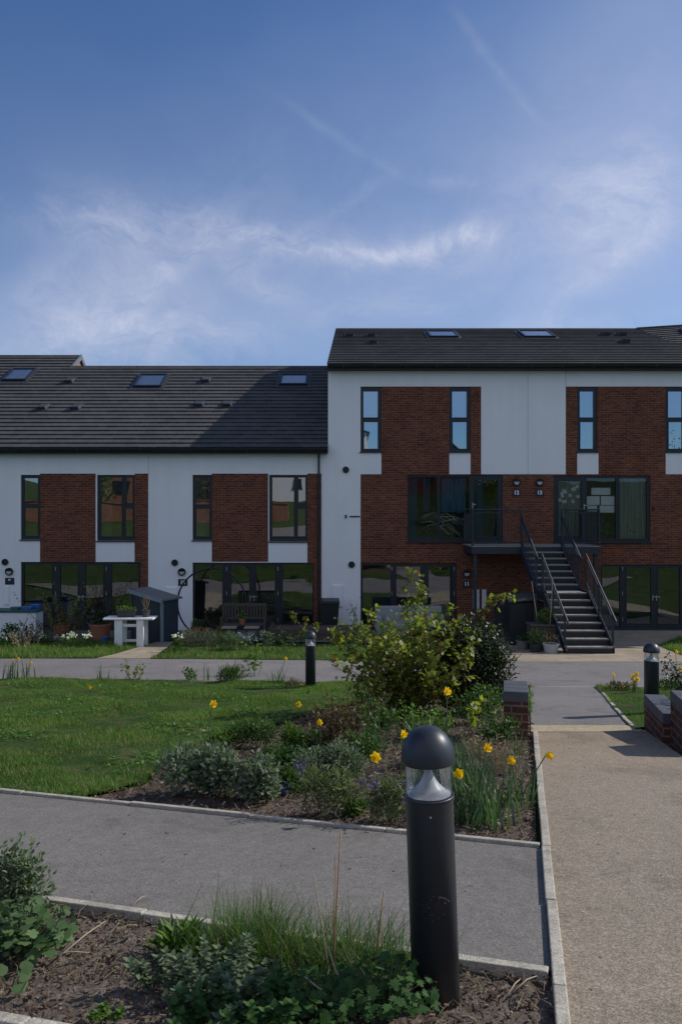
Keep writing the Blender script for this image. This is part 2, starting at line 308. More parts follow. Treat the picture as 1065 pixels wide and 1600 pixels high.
# ------------------------------------------------------------------ mesh helpers
ORG = {}
class MB:
    def __init__(s): s.v = []; s.f = []; s.m = []
    def add(s, vs, fs, mi=0):
        o = len(s.v); s.v += [tuple(v) for v in vs]
        s.f += [tuple(i + o for i in f) for f in fs]; s.m += [mi] * len(fs); return s
    def box(s, x0, x1, y0, y1, z0, z1, mi=0):
        vs = [(x0, y0, z0), (x1, y0, z0), (x1, y1, z0), (x0, y1, z0), (x0, y0, z1), (x1, y0, z1), (x1, y1, z1), (x0, y1, z1)]
        return s.add(vs, [(0, 3, 2, 1), (4, 5, 6, 7), (0, 1, 5, 4), (1, 2, 6, 5), (2, 3, 7, 6), (3, 0, 4, 7)], mi)
    def hexa(s, vs, mi=0):
        return s.add(vs, [(0, 3, 2, 1), (4, 5, 6, 7), (0, 1, 5, 4), (1, 2, 6, 5), (2, 3, 7, 6), (3, 0, 4, 7)], mi)
    def obox(s, c, ax, ay, az, mi=0):
        c, ax, ay, az = map(Vector, (c, ax, ay, az))
        vs = [c + a * ax + b * ay + d * az for d in (-1, 1) for a, b in ((-1, -1), (1, -1), (1, 1), (-1, 1))]
        return s.hexa(vs, mi)
    def bar(s, a, b, w, h, mi=0):
        a, b = Vector(a), Vector(b); d = b - a
        up = Vector((0, 0, 1)) if abs(d.normalized().z) < .95 else Vector((0, 1, 0))
        sd = d.cross(up).normalized(); u2 = sd.cross(d).normalized()
        return s.obox((a + b) / 2, d / 2, sd * w / 2, u2 * h / 2, mi)
    def tube(s, pts, r, n=6, mi=0):
        pts = [Vector(p) for p in pts]; k = len(pts)
        rs = r if isinstance(r, (list, tuple)) else [r] * k
        o = len(s.v); prev = None
        for i, p in enumerate(pts):
            d = (pts[min(i + 1, k - 1)] - pts[max(i - 1, 0)])
            d = d.normalized() if d.length > 1e-9 else Vector((0, 0, 1))
            if prev is None:
                a = d.orthogonal().normalized()
            else:
                a = prev - d * prev.dot(d)
                a = a.normalized() if a.length > 1e-6 else d.orthogonal().normalized()
            prev = a; b = d.cross(a)
            for j in range(n):
                t = 2 * math.pi * j / n
                s.v.append(tuple(p + (a * math.cos(t) + b * math.sin(t)) * rs[i]))
        for i in range(k - 1):
            for j in range(n):
                j2 = (j + 1) % n
                s.f.append((o + i * n + j, o + i * n + j2, o + (i + 1) * n + j2, o + (i + 1) * n + j)); s.m.append(mi)
        s.f.append(tuple(o + j for j in reversed(range(n)))); s.m.append(mi)
        s.f.append(tuple(o + (k - 1) * n + j for j in range(n))); s.m.append(mi)
        return s
    def lathe(s, prof, c=(0, 0, 0), n=28, mi=0):
        o = len(s.v); k = len(prof)
        for r, z in prof:
            for j in range(n):
                t = 2 * math.pi * j / n
                s.v.append((c[0] + r * math.cos(t), c[1] + r * math.sin(t), c[2] + z))
        for i in range(k - 1):
            for j in range(n):
                j2 = (j + 1) % n
                s.f.append((o + i * n + j, o + i * n + j2, o + (i + 1) * n + j2, o + (i + 1) * n + j)); s.m.append(mi)
        if prof[0][0] > 1e-6: s.f.append(tuple(o + j for j in reversed(range(n)))); s.m.append(mi)
        if prof[-1][0] > 1e-6: s.f.append(tuple(o + (k - 1) * n + j for j in range(n))); s.m.append(mi)
        return s
    def arr(s, V, Fc, mi=0):
        o = len(s.v); s.v += list(map(tuple, V)); s.f += [tuple(int(i) + o for i in f) for f in Fc]; s.m += [mi] * len(Fc); return s
    def build(s, name, mats, parent=None, smooth=False, bevel=0.0, local=False, loc=None):
        if not isinstance(mats, (list, tuple)): mats = [mats]
        off = Vector((0, 0, 0))
        if not local:
            if parent is not None: off = ORG[parent.name]
            elif loc is not None: off = Vector(loc)
        me = bpy.data.meshes.new(name)
        V = np.array(s.v, dtype=float).reshape(-1, 3) - np.array(off)
        me.from_pydata(V.tolist(), [], s.f)
        for m in mats: me.materials.append(m)
        if len(mats) > 1: me.polygons.foreach_set('material_index', s.m)
        if smooth: me.polygons.foreach_set('use_smooth', [True] * len(me.polygons))
        me.update()
        o = bpy.data.objects.new(name, me); COL.objects.link(o)
        if parent is not None: o.parent = parent; ORG[o.name] = ORG[parent.name]
        elif loc is not None: o.location = loc; ORG[o.name] = Vector(loc)
        else: ORG[o.name] = Vector((0, 0, 0))
        if bevel:
            b = o.modifiers.new('bevel', 'BEVEL'); b.width = bevel; b.segments = 2; b.limit_method = 'ANGLE'; b.angle_limit = R(40)
        return o
def tag(o, label=None, cat=None, group=None, kind=None):
    if label: o['label'] = label
    if cat: o['category'] = cat
    if group: o['group'] = group
    if kind: o['kind'] = kind
    return o
def thing(name, label, cat, loc, group=None, rot=(0, 0, 0)):
    o = bpy.data.objects.new(name, None); COL.objects.link(o); o.empty_display_size = .1
    o.location = loc; o.rotation_euler = rot; ORG[o.name] = Vector(loc)
    return tag(o, label, cat, group)
def copy_thing(r, loc, label, rot=None, scale=None):
    c = r.copy(); COL.objects.link(c); c.location = loc; c['label'] = label
    if rot is not None: c.rotation_euler = rot
    if scale is not None: c.scale = scale
    ORG[c.name] = Vector(loc)
    def rec(a, b):
        for ch in list(a.children):
            d = ch.copy(); COL.objects.link(d); d.parent = b; rec(ch, d)
    rec(r, c); return c

# leaf templates: verts (u along, v across, w out), faces
T_DIA = (np.array([(0, 0, 0), (.5, .5, .07), (1, 0, -.08), (.5, -.5, .07)]), [(0, 1, 2), (0, 2, 3)])
def _stations(prof, fold=.12, droop=.2):
    vs = []; fs = []
    for u, v in prof: vs += [(u, v, fold * abs(v) - droop * u * u), (u, 0, -droop * u * u), (u, -v, fold * abs(v) - droop * u * u)]
    for i in range(len(prof) - 1):
        a = 3 * i; fs += [(a, a + 1, a + 4, a + 3), (a + 1, a + 2, a + 5, a + 4)]
    return np.array(vs), fs
T_OVATE = _stations([(0, .03), (.2, .33), (.45, .45), (.75, .28), (1, .01)])
T_LANCE = _stations([(0, .05), (.3, .42), (.65, .4), (1, .02)], .2, .3)
def _fan(outl, droop=.25, cup=.1):
    vs = [(.42, 0, .0)]
    for u, v in outl: vs.append((u, v, cup * ((u - .42) ** 2 + v * v) ** .5 - droop * max(0, u - .3) ** 2 - droop * .6 * v * v))
    n = len(outl); return np.array(vs), [(0, i + 1, (i + 1) % n + 1) for i in range(n)]
def _sym(half): return half + [(u, -v) for u, v in reversed(half) if abs(v) > 1e-6]
T_LOBE5 = _fan([(.12, 0)] + [(.0, .2), (.06, .42), (.25, .36), (.36, .62), (.55, .55), (.6, .33), (.78, .34), (1, 0.0)] + [(.78, -.34), (.6, -.33), (.55, -.55), (.36, -.62), (.25, -.36), (.06, -.42), (.0, -.2)])
T_PALM = _fan([(.1, 0), (-.05, .3), (.18, .25), (.2, .58), (.4, .3), (.62, .58), (.62, .22), (.85, .2), (1, 0), (.85, -.2), (.62, -.22), (.62, -.58), (.4, -.3), (.2, -.58), (.18, -.25), (-.05, -.3)], .3, .08)
T_HEART = _fan([(.1, 0), (-.02, .18), (.0, .38), (.15, .54), (.38, .58), (.58, .46), (.72, .4), (.86, .22), (1, 0), (.86, -.22), (.72, -.4), (.58, -.46), (.38, -.58), (.15, -.54), (.0, -.38), (-.02, -.18)], .35, .05)
def unit(a): return a / np.maximum(np.linalg.norm(a, axis=-1, keepdims=True), 1e-9)
def put_leaves(mb, T, B, D, U, L, W, mi=0):
    """B base points, D directions, U rough up/normal, L lengths, W width factor"""
    tv, tf = T; n = len(B)
    D = unit(D); S = unit(np.cross(D, U)); Nn = np.cross(S, D)
    L = np.broadcast_to(np.asarray(L, float), (n,)); W = np.broadcast_to(np.asarray(W, float), (n,))
    V = (B[:, None, :] + L[:, None, None] * (tv[None, :, 0, None] * D[:, None, :] + W[:, None, None] * tv[None, :, 1, None] * S[:, None, :] + tv[None, :, 2, None] * Nn[:, None, :]))
    k = len(tv); o = len(mb.v)
    mb.v += V.reshape(-1, 3).tolist()
    for i in range(n):
        b = o + i * k
        for f in tf: mb.f.append(tuple(j + b for j in f))
    mb.m += [mi] * (n * len(tf))
def blob_points(rng, blobs, n, shell=.55):
    w = np.array([b[3] * b[4] * b[5] for b in blobs]) ** .67; w /= w.sum()
    idx = rng.choice(len(blobs), n, p=w); bl = np.array(blobs, float)[idx]
    d = unit(rng.normal(size=(n, 3))); r = 1 - (1 - rng.random(n) ** .6 * shell - (1 - shell)) if False else (1 - shell * rng.random(n) ** 1.6)
    P = bl[:, :3] + d * bl[:, 3:6] * r[:, None] * (1 + .14 * rng.normal(size=(n, 1)))
    return P, d
def bush_leaves(mb, rng, blobs, n, T, L, W, up=.5, shell=.6, zmin=None, mi=0, jit=.7):
    P, d = blob_points(rng, blobs, n, shell)
    if zmin is not None:
        k = P[:, 2] > zmin; P = P[k]; d = d[k]
    m = len(P)
    D = d + rng.normal(size=(m, 3)) * jit + np.array([0, 0, up]) ; U = rng.normal(size=(m, 3)) * .6 + d + np.array([0, 0, .9])
    put_leaves(mb, T, P, D, U, L * (.65 + .6 * rng.random(m)), W, mi)
def blades(mb, P, H, Wd, lean, az, droop, seg=3, mi=0):
    """grass like blades: P bases (n,3)"""
    n = len(P); az = np.asarray(az); lean = np.broadcast_to(lean, (n,)); H = np.broadcast_to(H, (n,)); Wd = np.broadcast_to(Wd, (n,)); droop = np.broadcast_to(droop, (n,))
    hd = np.stack([np.cos(az), np.sin(az), np.zeros(n)], 1); sd = np.stack([-np.sin(az), np.cos(az), np.zeros(n)], 1)
    o = len(mb.v); rows = []
    pos = P.copy(); ang = lean.copy()
    for i in range(seg + 1):
        t = i / seg; w = Wd * (1 - t ** 1.8) * .5 + .0002
        rows.append(pos - sd * w[:, None]); rows.append(pos + sd * w[:, None])
        st = (H / seg)[:, None] * (hd * np.sin(ang)[:, None] + np.array([0, 0, 1]) * np.cos(ang)[:, None])
        pos = pos + st; ang = ang + droop / seg
    V = np.stack(rows, 1); k = 2 * (seg + 1)
    mb.v += V.reshape(-1, 3).tolist()
    for i in range(n):
        b = o + i * k
        for s in range(seg): mb.f.append((b + 2 * s, b + 2 * s + 1, b + 2 * s + 3, b + 2 * s + 2))
    mb.m += [mi] * (n * seg)
def tri_blades(mb, P, H, Wd, az, lean, mi=0):
    n = len(P); hd = np.stack([np.cos(az), np.sin(az), np.zeros(n)], 1); sd = np.stack([-np.sin(az), np.cos(az), np.zeros(n)], 1)
    tip = P + H[:, None] * (hd * np.sin(lean)[:, None] + np.array([0, 0, 1]) * np.cos(lean)[:, None])
    V = np.stack([P - sd * Wd[:, None], P + sd * Wd[:, None], tip], 1); o = len(mb.v)
    mb.v += V.reshape(-1, 3).tolist(); mb.f += [(o + 3 * i, o + 3 * i + 1, o + 3 * i + 2) for i in range(n)]; mb.m += [mi] * n

# ------------------------------------------------------------------ ground sheets
def hnoise(x, y):
    return (np.sin(x * 1.7 + y * 2.3) + np.sin(x * 3.1 - y * 1.3 + 1.0) + np.sin(x * 6.3 + y * 5.1 + 2.0) * .5 + np.sin(-x * 9.7 + y * 11.3) * .35) / 2.85
def sheet(name, poly, mat, dz, step=None, bump=0.0, fine=0.0, kind='structure', thick=0.0):
    bm = bmesh.new()
    vs = [bm.verts.new((p[0], p[1], 0)) for p in poly]; bm.faces.new(vs)
    ys = [p[1] for p in poly]; xs = [p[0] for p in poly]
    cuts = [(0, 1, y) for y in PY if min(ys) < y < max(ys)]
    if step:
        cuts = [(0, 1, y) for y in np.arange(min(ys) + step, max(ys), step)] + [(1, 0, x) for x in np.arange(min(xs) + step, max(xs), step)]
    for a, b, c in cuts:
        bmesh.ops.bisect_plane(bm, geom=bm.verts[:] + bm.edges[:] + bm.faces[:], plane_co=(c if a else 0, c if b else 0, 0), plane_no=(a, b, 0))
    rng = np.random.default_rng(len(name))
    for v in bm.verts:
        x, y = v.co.x, v.co.y
        v.co.z = float(zg(y)) + dz + (bump * float(hnoise(x, y)) if bump else 0) + (fine * rng.normal() if fine else 0)
    bmesh.ops.triangulate(bm, faces=[f for f in bm.faces if len(f.verts) > 4])
    me = bpy.data.meshes.new(name); bm.normal_update()
    if sum(f.normal.z for f in bm.faces) < 0: bmesh.ops.reverse_faces(bm, faces=bm.faces[:])
    bm.to_mesh(me); bm.free(); me.materials.append(mat)
    if step: me.polygons.foreach_set('use_smooth', [True] * len(me.polygons))
    o = bpy.data.objects.new(name, me); COL.objects.link(o); ORG[o.name] = Vector((0, 0, 0))
    o['kind'] = kind; return o
def kerb(name, pts, w, h, mat=None, unit_len=.92):
    """edging stones along a polyline of (x, y); w to the left of the direction"""
    mb = MB()
    for (a, b) in zip(pts[:-1], pts[1:]):
        a, b = Vector((*a, 0)), Vector((*b, 0)); d = b - a; L = d.length; d.normalize(); nrm = Vector((-d.y, d.x, 0))
        n = max(1, round(L / unit_len)); rnd = random.Random(int(L * 977))
        for i in range(n):
            s0, s1 = L * i / n + .003, L * (i + 1) / n - .003
            j = rnd.uniform(-.004, .004); jz = rnd.uniform(-.004, .004)
            P = [a + d * s0 + nrm * j, a + d * s1 + nrm * j, a + d * s1 + nrm * (w + j), a + d * s0 + nrm * (w + j)]
            lo = [(p.x, p.y, float(zg(p.y)) - .12) for p in P]; hi = [(p.x, p.y, float(zg(p.y)) + h + jz) for p in P]
            mb.hexa(lo + hi)
    o = mb.build(name, mat or CONC, bevel=.006); o['kind'] = 'structure'; return o
def xy(px, py): p = G(px, py); return (p.x, p.y)
def KL(y): return 1.20 + .229 * (y - 4.77)          # left edge of the buff path edging
def FK(x): return 4.77 - .367 * (x - 1.20)           # far edging of the near tarmac path
def NK(x): return 3.168 - .337 * (x - .834)          # near edging of the near tarmac path
def BK(x): return 2.84 - .30 * (x + 1.2155)          # edging at the bottom left
def PRt(y): return 3.50 + .157 * (y - 9.06)          # right edge of the buff path

sheet('ground', [(-160, -200), (160, -200), (160, 480), (-160, 480)], TURF, -.05)
XL = -7.0
sheet('tarmac_path', [(XL, NK(XL)), (KL(NK(.83)), NK(.83)), (KL(FK(1.2)), FK(1.2)), (XL, FK(XL))], TARMAC, .0)
sheet('gravel_path', [(KL(-3) + .05, -3), (PRt(-3), -3), (PRt(9.12), 9.12), (KL(9.12) + .05, 9.12)], BUFF, .0)
sheet('stone_strip', [(KL(9.12) - .02, 9.124), (PRt(9.12) + .02, 9.124), (3.44, 9.62), (KL(9.62) - .02, 9.62)], STONE, .004)
gp_r = [xy(993, 1143), xy(972, 1124), xy(953.6, 1102), xy(940, 1085), xy(929, 1073)]
sheet('grey_path', [(KL(9.62) - .02, 9.624), (3.44, 9.624)] + gp_r[1:] + [(KL(14.2) - .0, 14.16)], TARMAC2, .0)
cf = [(-14, 16.55), (-6.6, 15.42), (-.4, 14.75), (3.43, 14.2), (9, 13.7), (14, 13.3)]      # front edge of the cross path
cb = [xy(-150, 1026), xy(0, 1027), xy(530, 1031), xy(800, 1034), xy(1065, 1034), xy(1250, 1034)]
sheet('cross_path', [(a, b + .004) for a, b in cf] + cb[::-1], TARMAC2, .0)
sheet('near_footway', [(XL, BK(XL) - .06), (KL(BK(.7)), BK(.7) - .06), (KL(-3), -3), (XL, -3)], TARMAC, .0)
pv = [xy(690, 1034), xy(800, 1034), xy(1065, 1034), xy(1250, 1034)]
sheet('paving', [(p[0], p[1] + .004) for p in pv] + [(14, 25.9), (3.0, 25.9)], PAVING, .004)
sheet('patio', [(-14, 23.3), (-3.0, 23.3), (2.98, 22.6), (2.98, 25.9), (-14, 25.9)], PATIO, .004)
lk = [xy(152, 1028.5), xy(234, 1028.8), xy(266, 1008), xy(272, 1003), xy(247, 1003), xy(215, 1010)]
sheet('link_path', lk, PAVING, .008)
# lawns
bedge = [(-2.0, FK(-2.0)), xy(228, 1222), xy(262, 1180), xy(340, 1150), xy(420, 1135), xy(490, 1112), xy(600, 1092), xy(690, 1083), xy(790, 1085)]
LAWN = [(XL, FK(XL) + .05), (-2.0, FK(-2.0) + .05)] + bedge[1:] + [(KL(10.5), 10.5), (KL(14.1), 14.1)] + [(3.4, 14.19), (-.4, 14.74), (-6.6, 15.41), (-9.5, 15.85), (-9.5, 8.7)]
sheet('lawn', LAWN, TURF, .02, .12, .034)
BED = [(-2.0, FK(-2.0) + .05), (1.18, FK(1.18) + .05), (KL(9.0) + .02, 9.0), (KL(10.5) + .0, 10.5)] + bedge[:0:-1]
sheet('planting_bed', BED, SOIL, -.02, .045, .015, .008)
NBED = [(XL, BK(XL)), (KL(BK(.75)) - .0, BK(.75)), (KL(NK(.82)) - .0, NK(.82) - .05), (XL, NK(XL) - .05)]
sheet('near_bed', [p for p in [(-3.2, BK(-3.2)), (KL(BK(.75)), BK(.75)), (KL(NK(.82)), NK(.82) - .05), (-3.2, NK(-3.2) - .05)]], SOIL_DRY, -.025, .03, .012, .008)
V1 = [xy(-60, 1029), xy(150, 1029), xy(215, 1012), xy(240, 1003), xy(180, 998), xy(60, 1006), xy(-60, 1006)]
sheet('verge_lawn', V1, TURF, .012, .3, .015)
V2 = [xy(236, 1029.5), xy(530, 1032), xy(600, 1032.5), xy(695, 1034), xy(695, 1012), xy(560, 1009), xy(420, 1007), xy(300, 1008), xy(268, 1010)]
sheet('verge_lawn', V2, TURF, .012, .3, .015)
V3 = gp_r + [(4.6, 14.05), (9, 13.65), (9, 9.3), (3.52, 9.32)]
sheet('verge_lawn', V3, TURF, .02, .25, .025)
V4 = [xy(1028, 1008), xy(1065, 1024), xy(1130, 1030), xy(1150, 1000), xy(1060, 998)]
sheet('verge_lawn', V4, TURF, .015, .3, .015)

kerb('kerb', [(KL(9.05) + .05, 9.05), (KL(.4) + .05, .4)], -.05, .03)
kerb('kerb', [(XL, FK(XL)), (1.19, FK(1.19))], .05, .022)
kerb('kerb', [(XL, NK(XL)), (KL(NK(.82)) - .004, NK(.82))], -.055, .022)
kerb('kerb', [(XL, BK(XL)), (KL(BK(.73)) - .004, BK(.73))], -.06, .03)
kerb('kerb', [gp_r[0], gp_r[1], gp_r[2], gp_r[3], gp_r[4]], -.05, .02, CONC, .6)
kerb('kerb', [(3.43, 14.17), (4.50, 14.06)], .05, .004)

# ------------------------------------------------------------------ houses
def facade(root, x0, x1, z0, z1, bricks, opens, y=F, split=False, mats=(RENDER, BRICK)):
    """front wall as a grid of rectangles: render stands 12 mm proud of the brick, openings are cut through"""
    xs = sorted({x0, x1, *[v for r in bricks + opens for v in r[:2] if x0 < v < x1]})
    zs = sorted({z0, z1, *[v for r in bricks + opens for v in r[2:4] if z0 < v < z1]})
    def typ(x, z):
        if not (x0 < x < x1 and z0 < z < z1): return 'x'
        for r in opens:
            if r[0] < x < r[1] and r[2] < z < r[3]: return 'o'
        for r in bricks:
            if r[0] < x < r[1] and r[2] < z < r[3]: return 'b'
        return 'r'
    dep = {'r': y - .012, 'b': y, 'o': y + .16, 'x': y + .16}
    W = MB(); BS = {}
    for i in range(len(xs) - 1):
        for j in range(len(zs) - 1):
            a, b, c, d = xs[i], xs[i + 1], zs[j], zs[j + 1]; mx, mz = (a + b) / 2, (c + d) / 2
            t = typ(mx, mz)
            if t == 'o': continue
            if t == 'b':
                k = next(q for q, r in enumerate(bricks) if r[0] < mx < r[1] and r[2] < mz < r[3])
                k = min(k, 1) if split else 0
                B = BS.setdefault(k, MB())
            m = W if t == 'r' else B; yy = dep[t]
            m.add([(a, yy, c), (b, yy, c), (b, yy, d), (a, yy, d)], [(0, 1, 2, 3)])
            e = 1e-4
            for (nx, nz, p, q) in ((a - e, mz, (a, c), (a, d)), (b + e, mz, (b, d), (b, c)), (mx, c - e, (b, c), (a, c)), (mx, d + e, (a, d), (b, d))):
                y2 = dep[typ(nx, nz)]
                if y2 > yy + 1e-6:
                    m.add([(p[0], yy, p[1]), (q[0], yy, q[1]), (q[0], y2, q[1]), (p[0], y2, p[1])], [(0, 1, 2, 3)])
    w = W.build('rendered_wall', mats[0], root)
    for B in BS.values(): B.build('brick_panel' if split else 'brick_wall', mats[1], root)
    return w
def prc(x0, x1, y0, y1): return (fx(x0), fx(x1), fz(y1), fz(y0))       # rectangle read off the survey
def window(root, rect, panes, cd=.25, glass=None, name='window', sill=True, curtains=(), label=None, handles=(), y=F):
    """frame is everything of rect that is not a pane; panes as rectangles"""
    x0, x1, z0, z1 = rect; glass = glass or GLASS
    xs = sorted({x0, x1, *[v for p in panes for v in p[:2]]}); zs = sorted({z0, z1, *[v for p in panes for v in p[2:4]]})
    A = MB(); yf, yb = y + .045, y + .115
    def pane(x, z): return any(p[0] < x < p[1] and p[2] < z < p[3] for p in panes)
    e = 1e-4
    for i in range(len(xs) - 1):
        for j in range(len(zs) - 1):
            a, b, c, d = xs[i], xs[i + 1], zs[j], zs[j + 1]; mx, mz = (a + b) / 2, (c + d) / 2
            if b - a < 1e-5 or d - c < 1e-5 or pane(mx, mz): continue
            A.add([(a, yf, c), (b, yf, c), (b, yf, d), (a, yf, d)], [(0, 1, 2, 3)])
            A.add([(a, yb, c), (b, yb, c), (b, yb, d), (a, yb, d)], [(3, 2, 1, 0)])
            for (nx, nz, p, q) in ((a - e, mz, (a, c), (a, d)), (b + e, mz, (b, d), (b, c)), (mx, c - e, (b, c), (a, c)), (mx, d + e, (a, d), (b, d))):
                if pane(nx, nz): A.add([(p[0], yf, p[1]), (q[0], yf, q[1]), (q[0], yb, q[1]), (p[0], yb, p[1])], [(0, 1, 2, 3)])
    # slim sash bead standing proud round every pane
    for p in panes:
        for (a, b, c, d) in ((p[0] - .03, p[0], p[2] - .03, p[3] + .03), (p[1], p[1] + .03, p[2] - .03, p[3] + .03), (p[0], p[1], p[2] - .03, p[2]), (p[0], p[1], p[3], p[3] + .03)):
            A.box(a, b, yf - .012, yf - .001, c, d)
    w = A.build(name, FRAME, root)
    if label: w['label'] = label
    Gm = MB()
    for p in panes:
        Gm.add([(p[0] - .01, y + .08, p[2] - .01), (p[1] + .01, y + .08, p[2] - .01), (p[1] + .01, y + .08, p[3] + .01), (p[0] - .01, y + .08, p[3] + .01)], [(0, 1, 2, 3)])
    Gm.build('pane', glass, w)
    if sill: MB().box(x0 - .03, x1 + .03, y - .06, y + .05, z0 - .035, z0 - .002).build('sill', FRAME, w)
    for (cx0, cx1, cz0, cz1, mat) in curtains:
        c = MB(); n = 28
        for i in range(n):
            xa = cx0 + (cx1 - cx0) * i / n; xb = cx0 + (cx1 - cx0) * (i + 1) / n
            ya = y + cd + .03 * math.sin(i * 1.7); yb2 = y + cd + .03 * math.sin((i + 1) * 1.7)
            c.add([(xa, ya, cz0), (xb, yb2, cz0), (xb, yb2, cz1), (xa, ya, cz1)], [(0, 1, 2, 3)])
        c.build('curtain', mat, w, smooth=True)
    for hx, hz in handles:
        MB().box(hx - .015, hx + .015, yf - .035, yf - .013, hz - .09, hz + .09).box(hx - .012, hx + .012, yf - .055, yf - .036, hz + .03, hz + .05).box(hx - .012, hx + .1, yf - .07, yf - .056, hz + .028, hz + .052).build('handle', STEEL_LT, w, bevel=.003)
    return w
STEEL_LT = pm('satin_steel', (.5, .5, .52), .35, .9, .05)
def slope_fn(y0, z0, tan):
    c = 1 / math.sqrt(1 + tan * tan); s = tan * c
    def f(x, q, h): return Vector((x, y0 + q - s * h, z0 + q * tan + c * h))      # q horizontal run from the eave, h lift off the plane
    return f
def roof(root, xl, xr, y0, z0, tan, run, gauge=.288, t=.046, backrun=None, name='roof'):
    """tiled front slope with stepped courses, plain back slope, ridge; xl, xr may be functions of the run"""
    XLf = xl if callable(xl) else (lambda q: xl); XRf = xr if callable(xr) else (lambda q: xr)
    f = slope_fn(y0, z0, tan); m = MB(); n = int(round(run / gauge)); gq = run / n
    for i in range(n):
        q0, q1 = i * gq, (i + 1) * gq
        A = f(XLf(q0), q0, t); B = f(XRf(q0), q0, t); C = f(XRf(q1), q1, .004); D = f(XLf(q1), q1, .004)
        A0 = f(XLf(q0), q0 + .004, 0); B0 = f(XRf(q0), q0 + .004, 0)
        m.add([A, B, C, D, A0, B0], [(0, 1, 2, 3), (4, 5, 1, 0)])
    br = backrun or run; q = run
    P = [f(XLf(q), q, 0), f(XRf(q), q, 0)]
    m.add([P[0], P[1], (XRf(q), y0 + run + br, z0 + (run - br) * tan), (XLf(q), y0 + run + br, z0 + (run - br) * tan)], [(0, 1, 2, 3)])
    # underside
    m.add([f(XLf(0), 0, -.03), f(XRf(0), 0, -.03), f(XRf(q), q, -.03), f(XLf(q), q, -.03)], [(3, 2, 1, 0)])
    o = m.build(name, ROOF, root)
    r = f(0, run, 0); L = XRf(q) - XLf(q); k = max(1, int(L / .45)); rd = MB()
    for i in range(k):
        a = XLf(q) + L * i / k; b = XLf(q) + L * (i + 1) / k - .006
        rd.add([(a, r.y - .11, r.z - .03), (b, r.y - .11, r.z - .03), (b, r.y - .05, r.z + .035), (a, r.y - .05, r.z + .035), (b, r.y + .05, r.z + .035), (a, r.y + .05, r.z + .035), (b, r.y + .11, r.z - .03), (a, r.y + .11, r.z - .03)], [(0, 1, 2, 3), (3, 2, 4, 5), (5, 4, 6, 7), (0, 3, 5, 7), (1, 6, 4, 2)])
    rd.build('ridge', ROOF, o)
    return o, f
def run_at(py, y0, z0, tan):
    k = (800 - py) / FPX; return (y0 * k - (z0 - EYE)) / (tan - k)
def skylight(root, f, y0, z0, tan, xa, xb, pyb, pyt):
    q0, q1 = run_at(pyb, y0, z0, tan), run_at(pyt, y0, z0, tan)
    X = lambda px: (px - 532.5) / FPX * (y0 + q0)
    x0, x1 = X(xa), X(xb); m = MB(); w = .07
    def sb(mm, a, b, qa, qb, h0, h1): mm.hexa([f(a, qa, h0), f(b, qa, h0), f(b, qb, h0), f(a, qb, h0), f(a, qa, h1), f(b, qa, h1), f(b, qb, h1), f(a, qb, h1)])
    sb(m, x0, x1, q0, q0 + w, .0, .12); sb(m, x0, x1, q1 - w, q1, .0, .12)
    sb(m, x0, x0 + w, q0 + w, q1 - w, .0, .118); sb(m, x1 - w, x1, q0 + w, q1 - w, .0, .118)
    s = m.build('skylight', FRAME, root)
    p = MB(); p.add([f(x0 + w - .005, q0 + w - .005, .098), f(x1 - w + .005, q0 + w - .005, .098), f(x1 - w + .005, q1 - w + .005, .098), f(x0 + w - .005, q1 - w + .005, .098)], [(0, 1, 2, 3)]); p.build('pane', GLASS_ROOF, s)
    b = MB(); b.add([f(x0 + w, q0 + w, .062), f(x1 - w, q0 + w, .062), f(x1 - w, q1 - w, .062), f(x0 + w, q1 - w, .062)], [(0, 1, 2, 3)]); b.build('blind', BLIND, s)
    fl = MB(); sb(fl, x0 - .12, x0 - .002, q0 - .14, q1 + .1, .038, .046); sb(fl, x1 + .002, x1 + .12, q0 - .14, q1 + .1, .038, .046); sb(fl, x0, x1, q0 - .2, q0 - .002, .038, .046); fl.build('flashing', LEAD_DK, s)
BLIND = pm('skylight_blind', (.72, .76, .8), .8, 0, .05); LEAD_DK = pm('dark_flashing', (.045, .046, .05), .5, 0, .15)
def roof_vent(ro, f, y0, z0, tan, px, py):
    q = run_at(py + 4, y0, z0, tan); x = (px - 532.5) / FPX * (y0 + q)
    m = MB()
    def sb(a, b, qa, qb, h0, h1, sl=0):
        m.hexa([f(a, qa, h0), f(b, qa, h0), f(b, qb, h0), f(a, qb, h0), f(a + sl, qa - .02, h1), f(b - sl, qa - .02, h1), f(b - sl, qb, h1 * .45), f(a + sl, qb, h1 * .45)])
    sb(x - .16, x + .16, q + .02, q + .42, .0, .16, .02)
    m.hexa([f(x - .19, q - .03, .04), f(x + .19, q - .03, .04), f(x + .19, q + .5, .03), f(x - .19, q + .5, .03), f(x - .19, q - .03, .05), f(x + .19, q - .03, .05), f(x + .19, q + .5, .036), f(x - .19, q + .5, .036)])
    m.build('roof_vent', VENT, ro)
VENT = pm('vent_tile', (.05, .052, .058), .5, 0, .15, 8)
